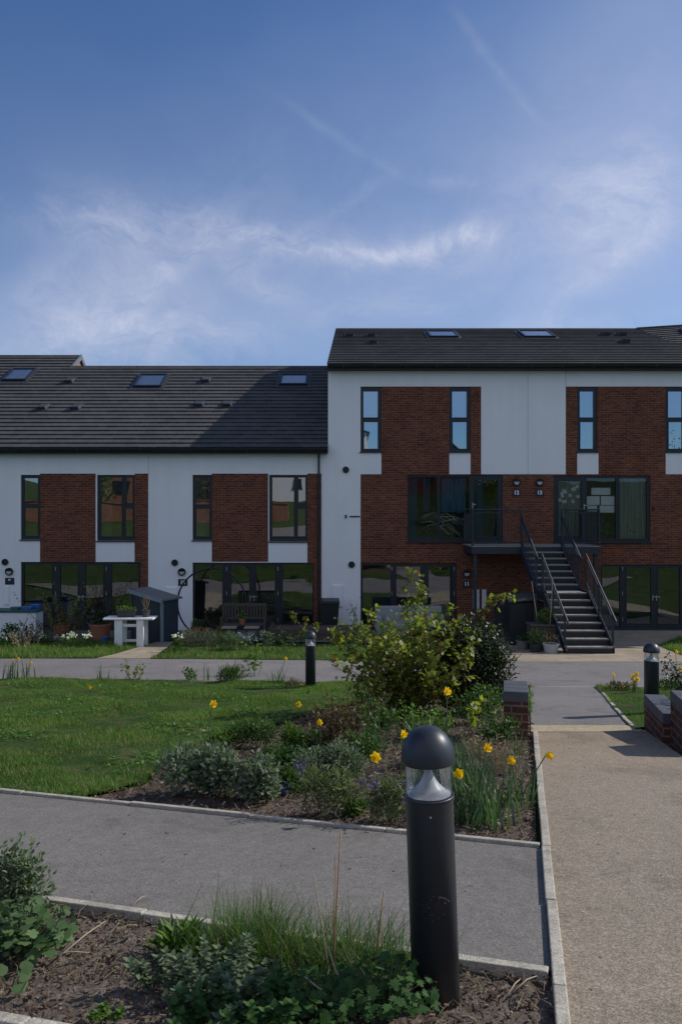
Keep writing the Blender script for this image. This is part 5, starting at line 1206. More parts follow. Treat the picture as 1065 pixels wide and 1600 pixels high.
daffodil('large clump of daffodil leaves right of the near bollard', 742, 1282, 110, .42, [(760, 1168), (716, 1208)], 52, .7, 1.0, .018, rbase=.12)
daffodil('daffodil leaves close behind the bollard cap', 700, 1215, 70, .42, [(697, 1080)], 53, .6, .8, .017, rbase=.12)
daffodil('single yellow daffodil standing in the purple flowering plants', 590, 1280, 5, .32, [(587, 1183)], 54, .4, .6)
daffodil('yellow daffodil half hidden by the bollard cap', 625, 1235, 8, .34, [(629, 1147)], 55, .4, .6)
daffodil('lone tall daffodil at the lawn corner of the bed', 318, 1200, 8, .4, [(333, 1100)], 56, .4, .5, .02)
daffodil('three pale grey green daffodil leaves left of the grey mound', 258, 1215, 6, .34, [], 57, .3, .5, .022, name='daffodil_leaves')
daffodil('bending daffodil leaves behind the grey mound', 290, 1205, 8, .36, [], 58, .6, 1.1, .02, name='daffodil_leaves')
daffodil('small yellow flower on the lawn side of the reddish shrub', 470, 1165, 5, .26, [(467, 1100)], 59, .4, .5)
daffodil('small orange flower in front of the reddish shrub', 500, 1180, 4, .2, [(500, 1128)], 60, .4, .5)
daffodil('clump of plain green leaves with one folded over beneath the currant shrub', 585, 1168, 34, .36, [], 61, .6, 1.0, .012, name='daffodil_leaves', rbase=.08)
daffodil('tall daffodil leaf clump between the bollard cap and the currant shrub', 655, 1195, 55, .46, [], 72, .45, .7, .018, name='daffodil_leaves', rbase=.1)
daffodil('arching daffodil leaves at the foot of the leafy young shoot', 725, 1235, 50, .42, [], 73, .6, 1.0, .018, name='daffodil_leaves', rbase=.1)
daffodil('leaf clump behind the lit bollard reflector', 655, 1262, 40, .34, [], 74, .6, .9, .016, name='daffodil_leaves', rbase=.09)
twiggy('twiggy_shrub', 'tangle of green weeds left of the bollard cap', 560, 1185, 110, 50, 34, 16, L_MID, 35, L=.045, tw=GREENSTEM)
twiggy('twiggy_shrub', 'straw coloured dead stems between brick pier and daffodils', 775, 1205, 70, 60, 30, 8, L_STRAW, 36, T=T_LANCE, L=.06, W=.2, tw=TWIG_PALE)
clump('weed_clump', 'green weeds under the reddish twiggy shrub', 500, 1176, 90, 34, 500, T_OVATE, .045, .6, L_MID, 37)
clump('weed_clump', 'spreading low greenery along the lawn edge behind the reddish shrub', 585, 1120, 120, 40, 700, T_OVATE, .05, .6, L_BRIGHT, 38)
twiggy('twiggy_shrub', 'bushy green weeds in front of the evergreen and left of the brick pier', 775, 1160, 70, 50, 30, 18, L_MID, 301, L=.045, tw=GREENSTEM)
twiggy('twiggy_shrub', 'dense mixed greenery at the feet of the currant stems', 660, 1150, 130, 55, 46, 18, L_BRIGHT, 302, L=.042, tw=TWIG)
clump('weed_clump', 'dark green low weeds in front of the daffodil clump behind the cap', 690, 1240, 80, 34, 600, T_LANCE, .05, .4, L_GERAN, 303)
clump('weed_clump', 'small green rosette weeds on the mulch between purple flowers and bollard', 560, 1272, 60, 20, 260, T_LANCE, .05, .3, L_MID, 304)
clump('weed_clump', 'feathery green patch between the two grey mounds and the purple flowers', 465, 1238, 70, 34, 700, T_LANCE, .045, .3, L_MID, 305)
twiggy('twiggy_shrub', 'brown and olive dead stems between reddish shrub and currant', 555, 1140, 90, 72, 34, 16, L_BROWN, 306, L=.04)
clump('weed_clump', 'low green weeds where the lawn runs into the planting bed', 345, 1170, 70, 26, 420, T_OVATE, .04, .6, L_BRIGHT, 307)
daffodil('dark leaf tuft against the front of the brick pier', 808, 1180, 22, .3, [], 62, .4, .6, .012, name='daffodil_leaves')
daffodil('daffodil leaves with orange buds at the left end of the cross path', 12, 1062, 22, .42, [(22, 1032), (30, 1029)], 63, .5, .8, .02, rbase=.12)
daffodil('thin daffodil leaves with one bud beside the far left path edge', 44, 1062, 14, .5, [(49, 1036)], 64, .5, .5, .022, rbase=.12)
daffodil('short leaf tuft on the lawn edge left of the leafy stem', 165, 1064, 14, .34, [], 65, .7, .8, .02, name='daffodil_leaves', rbase=.1)
daffodil('daffodil leaves with one orange flower left of the lawn bollard', 434, 1068, 18, .4, [(447, 1029)], 66, .7, .7, .02, rbase=.08)
daffodil('plain upright leaf pair on the lawn edge', 322, 1063, 7, .4, [], 67, .3, .4, .02, name='daffodil_leaves')
daffodil('small orange flower low in the lawn', 141, 1082, 3, .06, [(141, 1074)], 68, .4, .5)
daffodil('yellow flowering clump left of the bollard on the grass', 990, 1083, 16, .2, [(989, 1056), (994, 1052), (987, 1060), (996, 1061), (991, 1066)], 69, .6, .6, .012)
daffodil('yellow flower at the right edge above the brick wall', 1056, 1085, 10, .3, [(1055, 1018), (1062, 1045)], 70, .5, .5, .014)
daffodil('single pale yellow flower on a thin stalk left of the bollard on the grass', 959, 1080, 5, .14, [(957, 1054)], 71, .5, .5)
# leafy stems along the cross path edge
twiggy('leafy_plant', 'low leafy twig with a few yellow leaves on the lawn edge', 205, 1064, 40, 36, 7, 14, L_CURRANT, 81, L=.06, tw=TWIG)
twiggy('leafy_plant', 'tall leafy green stem by the cross path with yellowish top', 398, 1056, 20, 62, 5, 26, L_BRIGHT, 82, L=.085, tw=GREENSTEM, cat='plant', spread=.25)
twiggy('leafy_plant', 'low weed clump on the lawn edge between leaf pair and green stem', 300, 1063, 30, 22, 9, 16, L_MID, 83, L=.06, tw=GREENSTEM, cat='plant')
clump('grass_tuft', 'longer grass tuft on the lawn edge below the green stem', 362, 1068, 60, 24, 500, T_LANCE, .12, .07, L_MID, 84, up=1.2)
clump('grass_tuft', 'rough brown grass tuft at the foot of the lawn bollard', 462, 1075, 30, 10, 160, T_LANCE, .09, .08, L_STRAW, 85, up=1.0)
twiggy('sapling', 'young sapling with pale green leaf crown above the lawn bollard', 484, 1018, 10, 70, 4, 20, L_CURRANT, 86, L=.1, tw=TWIG_PALE, cat='sapling', spread=.16, t0=.72)
twiggy('leafy_plant', 'thin leafy twigs in the soil left of the sapling', 455, 1014, 30, 46, 8, 12, L_MID, 87, L=.07)
# right hand side
twiggy('dark_shrub', 'dark shrub with small leaves at the right edge behind the wall', 1068, 1095, 50, 80, 22, 40, L_DARK, 88, L=.05)
t_, b, rng = clump('leafy_shrub', 'leafy shrub behind the stepped pier shading the gravel path', 1150, 1150, 120, 150, 900, T_OVATE, .06, .5, L_MID, 89, cat='shrub')
clump('weed_clump', 'brown and green weeds along the grass corner by the grey path', 968, 1080, 60, 12, 260, T_OVATE, .06, .5, L_BROWN, 90)
clump('weed_clump', 'green weeds behind the bollard on the grass', 1045, 1082, 50, 16, 300, T_LANCE, .1, .15, L_MID, 91, up=1.0)
# gardens in front of the terrace
clump('lavender_bush', 'grey lavender bush beside the beige garden path', 300, 1016, 70, 32, 700, T_LANCE, .12, .09, L_LAV, 101, up=1.3)
clump('lavender_bush', 'darker lavender bush in the middle of the front garden', 345, 1018, 60, 28, 600, T_LANCE, .12, .09, L_GREYDK, 102, up=1.3)
t_, b, rng = clump('flower_clump', 'pale blue flower clump right of the lavender', 375, 1016, 44, 26, 260, T_LANCE, .1, .12, L_MID, 103, up=1.0)
m = MB(); P = np.array(b) + rng.normal(size=(260, 3)) * np.array([.2, .12, .05]) + np.array([0, .15, .33]); put_leaves(m, T_DIA, P, rng.normal(size=P.shape), rng.normal(size=P.shape), .05, .8); m.build('blossom', PETAL_B, t_)
clump('leafy_clump', 'pale green leafy plant in the front garden soil', 416, 1012, 26, 30, 160, T_OVATE, .1, .5, L_GREY, 104)
clump('leafy_clump', 'yellow green plant behind the pale blue flowers', 345, 1004, 34, 24, 160, T_OVATE, .09, .6, L_CURRANT, 105)
clump('leafy_clump', 'dark green plant beside the pale leafy plant', 432, 1010, 30, 16, 140, T_OVATE, .09, .6, L_MID, 106)
def white_flowers(label, px, py, w, h, n, seed, mat=PETAL_W):
    t_, b, rng = clump('white_flower_clump', label, px, py, w, h, 160, T_LANCE, .12, .12, L_MID, seed, up=1.1, cat='flower'); s = b.y / FPX
    P = []
    for i in range(n): c = np.array([b.x + rng.uniform(-.5, .5) * w * s, b.y + rng.uniform(0, .3), b.z + h * s * rng.uniform(.75, 1.05)]); P += [c + rng.normal(size=3) * .03 for _ in range(14)]
    P = np.array(P); m = MB(); put_leaves(m, T_DIA, P, rng.normal(size=P.shape), rng.normal(size=P.shape), .055, .9); m.build('blossom', mat, t_)
white_flowers('bright white daffodil heads in the grass left of the terracotta pot', 112, 1014, 50, 22, 9, 111)
white_flowers('three white flower heads behind the brown shrubs', 72, 1010, 26, 14, 3, 112)
white_flowers('single white flower at the left edge of the front garden', 6, 1012, 8, 14, 1, 113)
white_flowers('white flowers low beside the beige garden path', 276, 1020, 14, 24, 3, 114)
twiggy('bronze_shrub', 'tall thin shrub with bronze leaves before the number 9 doors', 95, 1000, 90, 105, 22, 24, L_CURRANT, 121, L=.06, spread=.35)
twiggy('bronze_shrub', 'bronze leaved twiggy shrub by the terracotta pot', 118, 996, 50, 70, 16, 20, L_BROWN, 122, L=.06, spread=.4)
twiggy('bronze_shrub', 'low brown shrub below the storage bench', 55, 1004, 60, 40, 22, 18, L_BROWN, 123, L=.07)
twiggy('bronze_shrub', 'pinkish dry twigs in the left front garden', 40, 1012, 60, 34, 26, 8, L_STRAW, 124, L=.05, tw=TWIG_PALE)
twiggy('bronze_shrub', 'slim shrub with small pale leaves by the right door pane', 186, 998, 30, 95, 8, 14, L_CURRANT, 125, L=.05, spread=.25)
tag(MB().tube([at(36, 990, 22.6), at(38, 978, 22.6), at(30, 968, 22.6)], [.03, .025, .012], 6).tube([at(38, 978, 22.6), at(44, 965, 22.6)], [.022, .01], 6).build('dead_branch', TWIG_PALE, loc=at(36, 990, 22.6)), 'pale forked dead branch in the left front garden', 'branch')
clump('green_mound', 'dark leafy mound at the left under the storage bench', 25, 1000, 50, 26, 350, T_OVATE, .08, .6, L_GERAN, 126)
twiggy('climber', 'thin leafy climber on the white wall beside the wheelie bin', 553, 995, 16, 75, 6, 14, L_MID, 127, L=.07, tw=GREENSTEM, cat='plant', spread=.12)
twiggy('climber', 'sparse twigs in front of the door numbered 11', 650, 1002, 20, 110, 4, 3, L_BROWN, 128, L=.06, spread=.1)
# ------------------------------------------------------------------ near bed plants
clump('mint_clump', 'small leaved bushy herb at the left edge over the path', 2, 1440, 155, 118, 1700, T_OVATE, .03, .6, L_GREYDK, 131, depth=.55)
def big_leaves(name, label, px, py, n, h, spread, L, T, mat, seed, wf=1.0, cat='plant', off=(0, 0)):
    b = G(px, py); rng = np.random.default_rng(seed); t = plant(name, label, b, cat); S = []; P = []; D = []; U = []
    for i in range(n):
        az = rng.uniform(0, 2 * math.pi); r = spread * math.sqrt(rng.random()); hh = h * rng.uniform(.45, 1.05) * (1 - .45 * (r / spread) ** 2)
        e = np.array(b) + np.array([math.cos(az) * r + off[0], math.sin(az) * r * .7 + off[1], hh]); a = np.array(b) + np.array([math.cos(az) * r * .25, math.sin(az) * r * .25, 0])
        S.append([a, (a + e) / 2 + np.array([0, 0, .02]), e]); P.append(e); d = np.array([math.cos(az), math.sin(az), -.25]) + rng.normal(size=3) * .35; D.append(d); U.append(np.array([0, 0, 1.]) + rng.normal(size=3) * .3 + np.array([0, -.35, 0]))
    m = MB(); tubes(m, S, .0032, 5); m.build('leaf_stalk', GREENSTEM, t)
    m = MB(); put_leaves(m, T, np.array(P), np.array(D), np.array(U), L * (.55 + .6 * rng.random(n)), wf); m.build('leaves', mat, t, smooth=True)
    return t
big_leaves('mallow_plant', 'broad lobed leaf plant at the left edge of the near bed', 34, 1484, 190, .2, .21, .044, T_LOBE5, L_LOBED, 132, wf=1.15)
big_leaves('mallow_plant', 'few large ribbed leaves at the bottom left by the concrete edge', 16, 1540, 4, .07, .05, .07, T_HEART, L_LOBED, 133)
# bright rosette
b = G(283, 1490); rng = np.random.default_rng(134); t = plant('rosette_plant', 'bright green upright leafed rosette against the path edging', b)
n = 210; P = np.array(b) + rng.normal(size=(n, 3)) * np.array([.045, .035, 0]); az = rng.uniform(0, 2 * math.pi, n); ln = rng.uniform(.1, .85, n)
D = np.stack([np.cos(az) * np.sin(ln), np.sin(az) * np.sin(ln), np.cos(ln)], 1); P = P + D * (.05 * rng.random(n))[:, None]
m = MB(); put_leaves(m, T_LANCE, P, D, -np.stack([np.cos(az), np.sin(az), -.5 * np.ones(n)], 1), .1 * (.6 + .5 * rng.random(n)), .26); m.build('leaves', L_BRIGHT, t, smooth=True)
# grass tufts
def tuft(label, px, py, n, h, seed, rb=.07, spread=.8, droop=.9, mat=GRASS_TALL, wid=.0035, sq=1.0):
    b = G(px, py); rng = np.random.default_rng(seed); t = plant('ornamental_grass', label, b, 'grass tuft'); P = np.array(b) + rng.normal(size=(n, 3)) * np.array([rb, rb * .7, 0]); P[:, 2] = b.z - .01
    m = MB(); blades(m, P, h * (.5 + .6 * rng.random(n)), wid * (.6 + .6 * rng.random(n)), spread * rng.random(n) ** .8, rng.uniform(0, 2 * math.pi, n), droop * rng.random(n), 5)
    m.build('blades', mat, t); return t
tuft('fine bright green grass tuft overhanging the near path edging', 396, 1497, 1100, .29, 141, .095, .75)
tuft('fine grass tuft mixed with dry canes left of the bollard', 505, 1508, 850, .25, 142, .12, 1.05)
tuft('thin dark grass around the canes beside the bollard', 590, 1518, 420, .22, 143, .09, 1.0)
# grey-green herb (upright stems with paired leaves)
def herb(label, px, py, nst, h, spread, seed, L, mat=L_GREYDK, rb=.08, T=T_OVATE):
    b = G(px, py); rng = np.random.default_rng(seed); t = plant('herb_clump', label, b); S = stems(rng, b, nst, h, spread, bend=.3, k=7, rbase=rb)
    m = MB(); tubes(m, S, .003, 5); m.build('stem', GREENSTEM, t); P = []; D = []; U = []
    for s in S:
        s = np.array(s); k = len(s); ph = rng.uniform(0, 3)
        for j in range(1, 2 * k - 1):
            u = j / (2 * k - 2) * (k - 1); a = min(int(u), k - 2); q = s[a] + (s[a + 1] - s[a]) * (u - a); dr = unit(s[a + 1] - s[a])
            for sgn in (0, math.pi):
                az = ph + j * 1.57 + sgn; d = np.array([math.cos(az), math.sin(az), .25]); P.append(q); D.append(d + rng.normal(size=3) * .2); U.append(np.array([0, 0, 1.]) + rng.normal(size=3) * .25)
        for kk in range(4): P.append(s[-1]); D.append(np.array([math.cos(kk * 1.57), math.sin(kk * 1.57), 1.2])); U.append(np.array([-math.cos(kk * 1.57), -math.sin(kk * 1.57), .6]))
    n = len(P); m = MB(); put_leaves(m, T, np.array(P), np.array(D), np.array(U), L * (.6 + .6 * rng.random(n)), .75); m.build('leaves', mat, t, smooth=True)
herb('soft grey green herb clump in the middle of the near bed', 352, 1572, 46, .2, .7, 151, .028, rb=.13)
herb('darker sprawling herb below the grey green clump at the bottom edge', 380, 1622, 44, .15, .9, 152, .034, rb=.2, mat=L_GERAN)
herb('low herb shoots at the lower left of the near bed plants', 258, 1545, 12, .12, .8, 153, .03, rb=.07)
herb('small pale shoot at the very bottom edge of the bed', 345, 1612, 5, .08, .4, 154, .034, mat=L_GREY, rb=.02)
herb('little green seedling on the bare soil by the bottom edging', 165, 1592, 6, .04, .8, 155, .022, mat=L_BRIGHT, rb=.03)
# cranesbill by the bollard
big_leaves('cranesbill', 'dark cut leaved cranesbill at the foot of the large bollard', 600, 1580, 170, .16, .2, .042, T_PALM, L_GERAN, 161, off=(-.01, .03))
big_leaves('cranesbill', 'dark leafy ground layer between herb clump and dry canes', 500, 1578, 150, .12, .22, .038, T_PALM, L_GERAN, 162)
# dry canes
CN = [((520, 1530), (532, 1302), .0038, 'tallest dry brown cane rising in front of the near path'), ((522, 1530), (524, 1335), .003, 'second tallest straight brown cane beside the tallest'), ((515, 1500), (490, 1368), .0032, 'grey leaning cane with split top'), ((524, 1510), (512, 1410), .0025, 'short thin pale cane among the grass'), ((585, 1460), (599, 1392), .0035, 'dark cane leaning right, left of the bollard'), ((605, 1590), (598, 1500), .003, 'short brown upright stem in the cranesbill'), ((548, 1500), (551, 1425), .002, 'fine short stem right of the tallest cane'), ((598, 1500), (597, 1440), .002, 'thin dark stalk close to the bollard')]
for i, (a, c, r_, lab) in enumerate(CN):
    b = G(518 + i * 9, 1520 + (i % 3) * 8); p0 = at(a[0], a[1], b.y); p1 = at(c[0], c[1], b.y); p0.z = min(p0.z, b.z + .02); mid = (p0 + p1) / 2 + Vector((random.uniform(-.004, .004), 0, 0))
    tag(MB().tube([p0, mid, p1], [r_, r_ * .9, r_ * .7], 7).tube([mid, mid + Vector((.006, 0, .004))], [r_ * 1.2, r_ * .6], 5).build('dry_cane', CANE if i not in (2, 3) else TWIG_PALE, smooth=True, loc=p0), lab, 'dry stem', 'dry canes in the near bed')
BR = [([(476, 1526), (500, 1546), (530, 1574), (555, 1592)], .0045, 2.84, 'pale arching twig at the bottom of the near bed'), ([(512, 1478), (524, 1516), (540, 1545), (560, 1570), (582, 1580)], .005, 2.88, 'pale curved branch in front of the cranesbill'), ([(535, 1552), (552, 1562), (566, 1570)], .004, 2.86, 'short bleached twig crossing the curved branch'), ([(535, 1476), (548, 1505), (560, 1530)], .0025, 2.9, 'thin brown twig behind the curved branch'), ([(568, 1518), (572, 1535), (577, 1545)], .003, 2.87, 'small brown stub in the cranesbill leaves')]
for pts, r_, Y, lab in BR:
    P = [at(x, y, Y) for x, y in pts]; k = len(P); tag(MB().tube(P, [r_ * (.5 + .5 * i / (k - 1)) for i in range(k)], 7).build('bare_twig', TWIG_PALE, smooth=True, loc=P[-1]), lab, 'twig')
# sticks lying on the soil
for (a, c, r_, lab) in (((92, 1500), (165, 1446), .0035, 'long pale stick lying on the bare soil'), ((70, 1503), (140, 1496), .003, 'thin stick lying flat below the long pale stick'), ((205, 1420), (228, 1406), .0025, 'pale straw lying across the near edging'), ((790, 1563), (812, 1538), .003, 'pale stick on the soil right of the bollard'), ((800, 1556), (838, 1533), .003, 'longest stick on the soil right of the bollard'), ((175, 1462), (215, 1452), .002, 'short twig near the edging above the long stick'), ((772, 1245), (790, 1265), .003, 'brown stick on the mulch by the daffodils'), ((768, 1290), (800, 1278), .0025, 'pale twig on the mulch near the corner kerb'), ((805, 1292), (818, 1312), .002, 'reddish twig in the corner of the mulch bed')):
    p0, p1 = G(a[0], a[1], .012), G(c[0], c[1], .02); mid = (p0 + p1) / 2 + Vector((.01, .01, .012)); tag(MB().tube([p0, mid, p1], [r_, r_, r_ * .6], 6).build('stick', TWIG_PALE, smooth=True, loc=p0), lab, 'stick')

# ------------------------------------------------------------------ grass and mulch as masses
def inside(poly, x, y):
    r = np.zeros(len(x), bool); n = len(poly); j = n - 1
    for i in range(n):
        xi, yi = poly[i]; xj, yj = poly[j]
        c = ((yi > y) != (yj > y)) & (x < (xj - xi) * (y - yi) / (yj - yi + 1e-12) + xi); r ^= c; j = i
    return r
def frustum(x, y, mg=.4): return (np.abs(x) < y * .4285 + mg)
def grass(name, poly, n, h, w, seed, mat=GRASS, dz=.01, amp=.018, near=True, hvar=None, edge=0):
    rng = np.random.default_rng(seed); xs = [p[0] for p in poly]; ys = [p[1] for p in poly]
    k = n * 6; x = rng.uniform(min(xs), max(xs), k); y = rng.uniform(min(ys), max(ys), k)
    ok = inside(poly, x, y) & frustum(x, y)
    if edge: ok &= rng.random(k) > np.clip((hnoise(x * .8 + 5, y * .9 + 2) + .35 * hnoise(x * 3.1, y * 2.7) - .12) * 1.7, 0, .78)
    x, y = x[ok][:n], y[ok][:n]; n2 = len(x); x = x + rng.normal(size=n2) * edge; y = y + rng.normal(size=n2) * edge * (rng.random(n2) < .5)
    hn = hnoise(x * 1.3, y * 1.3); H = h * (.5 + .8 * rng.random(n2) ** 1.5) * np.clip(1 + .8 * hn, .35, 2.2)
    P = np.stack([x, y, zg(y) + dz + amp * hnoise(x, y) - .012], 1); m = MB()
    tri_blades(m, P, H, w * (.7 + .6 * rng.random(n2)), rng.uniform(0, 2 * math.pi, n2), rng.uniform(.1, .95, n2)); o = m.build(name, mat); o['kind'] = 'stuff'; return o
grass('lawn_grass', LAWN, 200000, .05, .0036, 1, edge=.035, amp=.034, dz=.018)
rng = np.random.default_rng(91); k = 60000; x = rng.uniform(-7, 3, k); y = rng.uniform(5, 16, k); q = np.sin(x * 2.9 + 1.3 * np.sin(y * 2.1)) + np.sin(y * 3.7 + 1.1 * np.sin(x * 1.7 + 2)) + rng.normal(size=k) * .35
ok = inside(LAWN, x, y) & frustum(x, y) & (q > 1.15); x, y = x[ok], y[ok]; n = len(x); a = rng.uniform(0, 2 * math.pi, n)
m = MB(); put_leaves(m, T_OVATE, np.stack([x, y, zg(y) + .034 * hnoise(x, y) + .035 + .02 * rng.random(n)], 1), np.stack([np.cos(a), np.sin(a), rng.uniform(0, .8, n)], 1), np.stack([np.zeros(n), np.zeros(n), np.ones(n)], 1) + rng.normal(size=(n, 3)) * .3, .05 * (.5 + .7 * rng.random(n)), .6); tag(m.build('lawn_weeds', L_BRIGHT), kind='stuff')
grass('verge_grass', V1, 14000, .12, .007, 2); grass('verge_grass', V2, 16000, .1, .007, 3); grass('verge_grass', V3, 24000, .055, .004, 4); grass('verge_grass', V4, 3000, .12, .008, 5)
def chips(name, poly, n, seed, lo=.006, hi=.03, mat=CHIP, dz=-.012):
    rng = np.random.default_rng(seed); xs = [p[0] for p in poly]; ys = [p[1] for p in poly]; k = n * 5
    x = rng.uniform(min(xs), max(xs), k); y = rng.uniform(min(ys), max(ys), k); ok = inside(poly, x, y) & frustum(x, y); x, y = x[ok][:n], y[ok][:n]; n = len(x)
    L = lo + (hi - lo) * rng.random(n) ** 2.2; Wd = L * rng.uniform(.15, .6, n); T_ = np.minimum(L * .25, .004)
    az = rng.uniform(0, 2 * math.pi, n); tl = rng.normal(size=n) * .3
    a = np.stack([np.cos(az) * np.cos(tl), np.sin(az) * np.cos(tl), np.sin(tl)], 1); b = np.stack([-np.sin(az), np.cos(az), rng.normal(size=n) * .3], 1); c = np.cross(a, b)
    P = np.stack([x, y, zg(y) + dz + (.015 * hnoise(x, y) if dz < -.01 else 0) + rng.uniform(0, .012 if dz < -.01 else .004, n)], 1); m = MB(); V = []
    for sc in (-1, 1):
        for sa, sb_ in ((-1, -1), (1, -.7), (1, .8), (-1, 1)): V.append(P + a * (sa * L / 2)[:, None] + b * (sb_ * Wd / 2)[:, None] + c * (sc * T_ / 2)[:, None])
    V = np.stack(V, 1); m.v = V.reshape(-1, 3).tolist(); F6 = [(0, 3, 2, 1), (4, 5, 6, 7), (0, 1, 5, 4), (1, 2, 6, 5), (2, 3, 7, 6), (3, 0, 4, 7)]
    for i in range(n):
        for f_ in F6: m.f.append(tuple(q + 8 * i for q in f_))
    m.m = [0] * len(m.f); o = m.build(name, mat); o['kind'] = 'stuff'
chips('bark_mulch', BED, 15000, 6, .008, .05)
chips('bark_mulch', [(-2.2, BK(-2.2)), (KL(BK(.75)), BK(.75)), (KL(NK(.82)), NK(.82) - .05), (-2.2, NK(-2.2) - .05)], 6500, 7, .003, .024)
def straws(name, poly, n, seed, lo, hi, r):
    rng = np.random.default_rng(seed); xs = [p[0] for p in poly]; ys = [p[1] for p in poly]; m = MB(); c = 0
    while c < n:
        x, y = rng.uniform(min(xs), max(xs)), rng.uniform(min(ys), max(ys))
        if not inside(poly, np.array([x]), np.array([y]))[0] or abs(x) > y * .4285 + .2: continue
        c += 1; L = rng.uniform(lo, hi); a = rng.uniform(0, math.pi); d = np.array([math.cos(a), math.sin(a)]) * L / 2; z = float(zg(y)) + .004 + rng.uniform(0, .012)
        m.tube([(x - d[0], y - d[1], z - .004), (x + rng.normal() * .006, y + rng.normal() * .006, z + rng.uniform(0, .008)), (x + d[0], y + d[1], z + rng.uniform(-.006, .012))], [r, r, r * .5], 4)
    tag(m.build(name, L_STRAW), kind='stuff')
NB = [(-2.2, BK(-2.2)), (KL(BK(.75)), BK(.75)), (KL(NK(.82)), NK(.82) - .05), (-2.2, NK(-2.2) - .05)]
straws('dry_straw', NB, 330, 9, .02, .12, .0013); straws('dry_straw', BED, 420, 10, .03, .14, .0018)
rng = np.random.default_rng(12); m = MB()
for i in range(260):
    x = rng.uniform(-1.9, .8); y = rng.uniform(BK(x), NK(x) - .07); r_ = rng.uniform(.003, .011)
    v = unit(rng.normal(size=(8, 3))) * r_ * rng.uniform(.6, 1, (8, 1)); s8 = np.array([(-1, -1, -1), (1, -1, -1), (1, 1, -1), (-1, 1, -1), (-1, -1, 1), (1, -1, 1), (1, 1, 1), (-1, 1, 1)]) * r_ * np.array([1, .8, .6]) * rng.uniform(.65, 1, (8, 3)); m.hexa((s8 + np.array([x, y, float(zg(y)) - .008 + rng.uniform(0, .012)])).tolist())
tag(m.build('soil_crumbs', leafmat('soil_crumb', (.07, .05, .037), (.19, .15, .12), 0, .95)), kind='stuff')
chips('path_debris', [(XL, NK(XL) + .03), (.8, NK(.8) + .03), (1.15, FK(1.15) - .03), (XL, FK(XL) - .03)], 170, 14, .006, .03, CHIP, -.004)
chips('path_debris', [(KL(3) + .1, 3), (PRt(3), 3), (PRt(9) - .05, 9), (KL(9) + .1, 9)], 90, 15, .006, .03, CHIP, -.004)
chips('leaf_litter', [(-6, 22.6), (-.5, 22.0), (2.5, 21.4), (2.5, 19.6), (-4.0, 20.6)], 2500, 8, .03, .09)

# ------------------------------------------------------------------ houses across the green, behind the viewer (seen in the window panes)
def far_house(label, x0, x1, y, depth, eave, ridge, mat, roofm=ROOF):
    zb = float(zg(y)) - .3; t = thing('brick_house', label, 'house', ((x0 + x1) / 2, y, zb), 'houses across the green')
    mx = (x0 + x1) / 2; m = MB()
    m.add([(x0, y, zb), (x1, y, zb), (x1, y, eave), (mx, y, ridge), (x0, y, eave), (x0, y - depth, zb), (x1, y - depth, zb), (x1, y - depth, eave), (mx, y - depth, ridge), (x0, y - depth, eave)], [(0, 1, 2, 3, 4), (9, 8, 7, 6, 5), (1, 6, 7, 2), (0, 4, 9, 5)]); m.build('wall', mat, t)
    r = MB()
    for s, xa in ((-1, x0), (1, x1)):
        sl = (ridge - eave) / (mx - x0); xe = xa + s * .3; ze = eave - .3 * sl; r.add([(xe, y + .3, ze), (mx, y + .3, ridge + .1), (mx, y - depth - .3, ridge + .1), (xe, y - depth - .3, ze), (xe, y + .3, ze + .15), (mx, y + .3, ridge + .25), (mx, y - depth - .3, ridge + .25), (xe, y - depth - .3, ze + .15)], [(0, 1, 2, 3), (4, 5, 6, 7), (0, 1, 5, 4), (0, 3, 7, 4)])
    r.build('roof', roofm, t)
    for k in range(2):
        xc = x0 + (x1 - x0) * (.3 + .4 * k)
        for zz in (zb + 1.2, zb + 3.7):
            w = MB().box(xc - .55, xc + .55, y + .001, y + .05, zz, zz + 1.2).build('window', SOFFIT, t); MB().box(xc - .48, xc + .48, y + .051, y + .06, zz + .07, zz + 1.13).build('pane', FRAME, w)
far_house('brick gabled house across the green mirrored in the number 9 panes', -24, -17.2, -28, 9, 9.6, 13.2, BRICK_ORANGE)
far_house('brick gabled house across the green mirrored in the number 10 panes', -14.6, -8.0, -28, 9, 9.6, 13.2, BRICK)
far_house('pale rendered house across the green mirrored in the left top window', -8, 2.75, -34, 9, 12.3, 14.2, RENDER)
far_house('low brick house across the green mirrored in the right top windows', 8.5, 17, -48, 10, 9.5, 13.6, BRICK)
tag(MB().box(-26, -4, -8.25, -8, float(zg(-8)) - .3, float(zg(-8)) + 1.35).box(-26.03, -3.97, -8.3, -7.95, float(zg(-8)) + 1.351, float(zg(-8)) + 1.43).build('brick_wall', BRICK_ORANGE, loc=(-15, -8.1, float(zg(-8)))), 'long orange brick garden wall mirrored low in the first floor panes', 'wall')

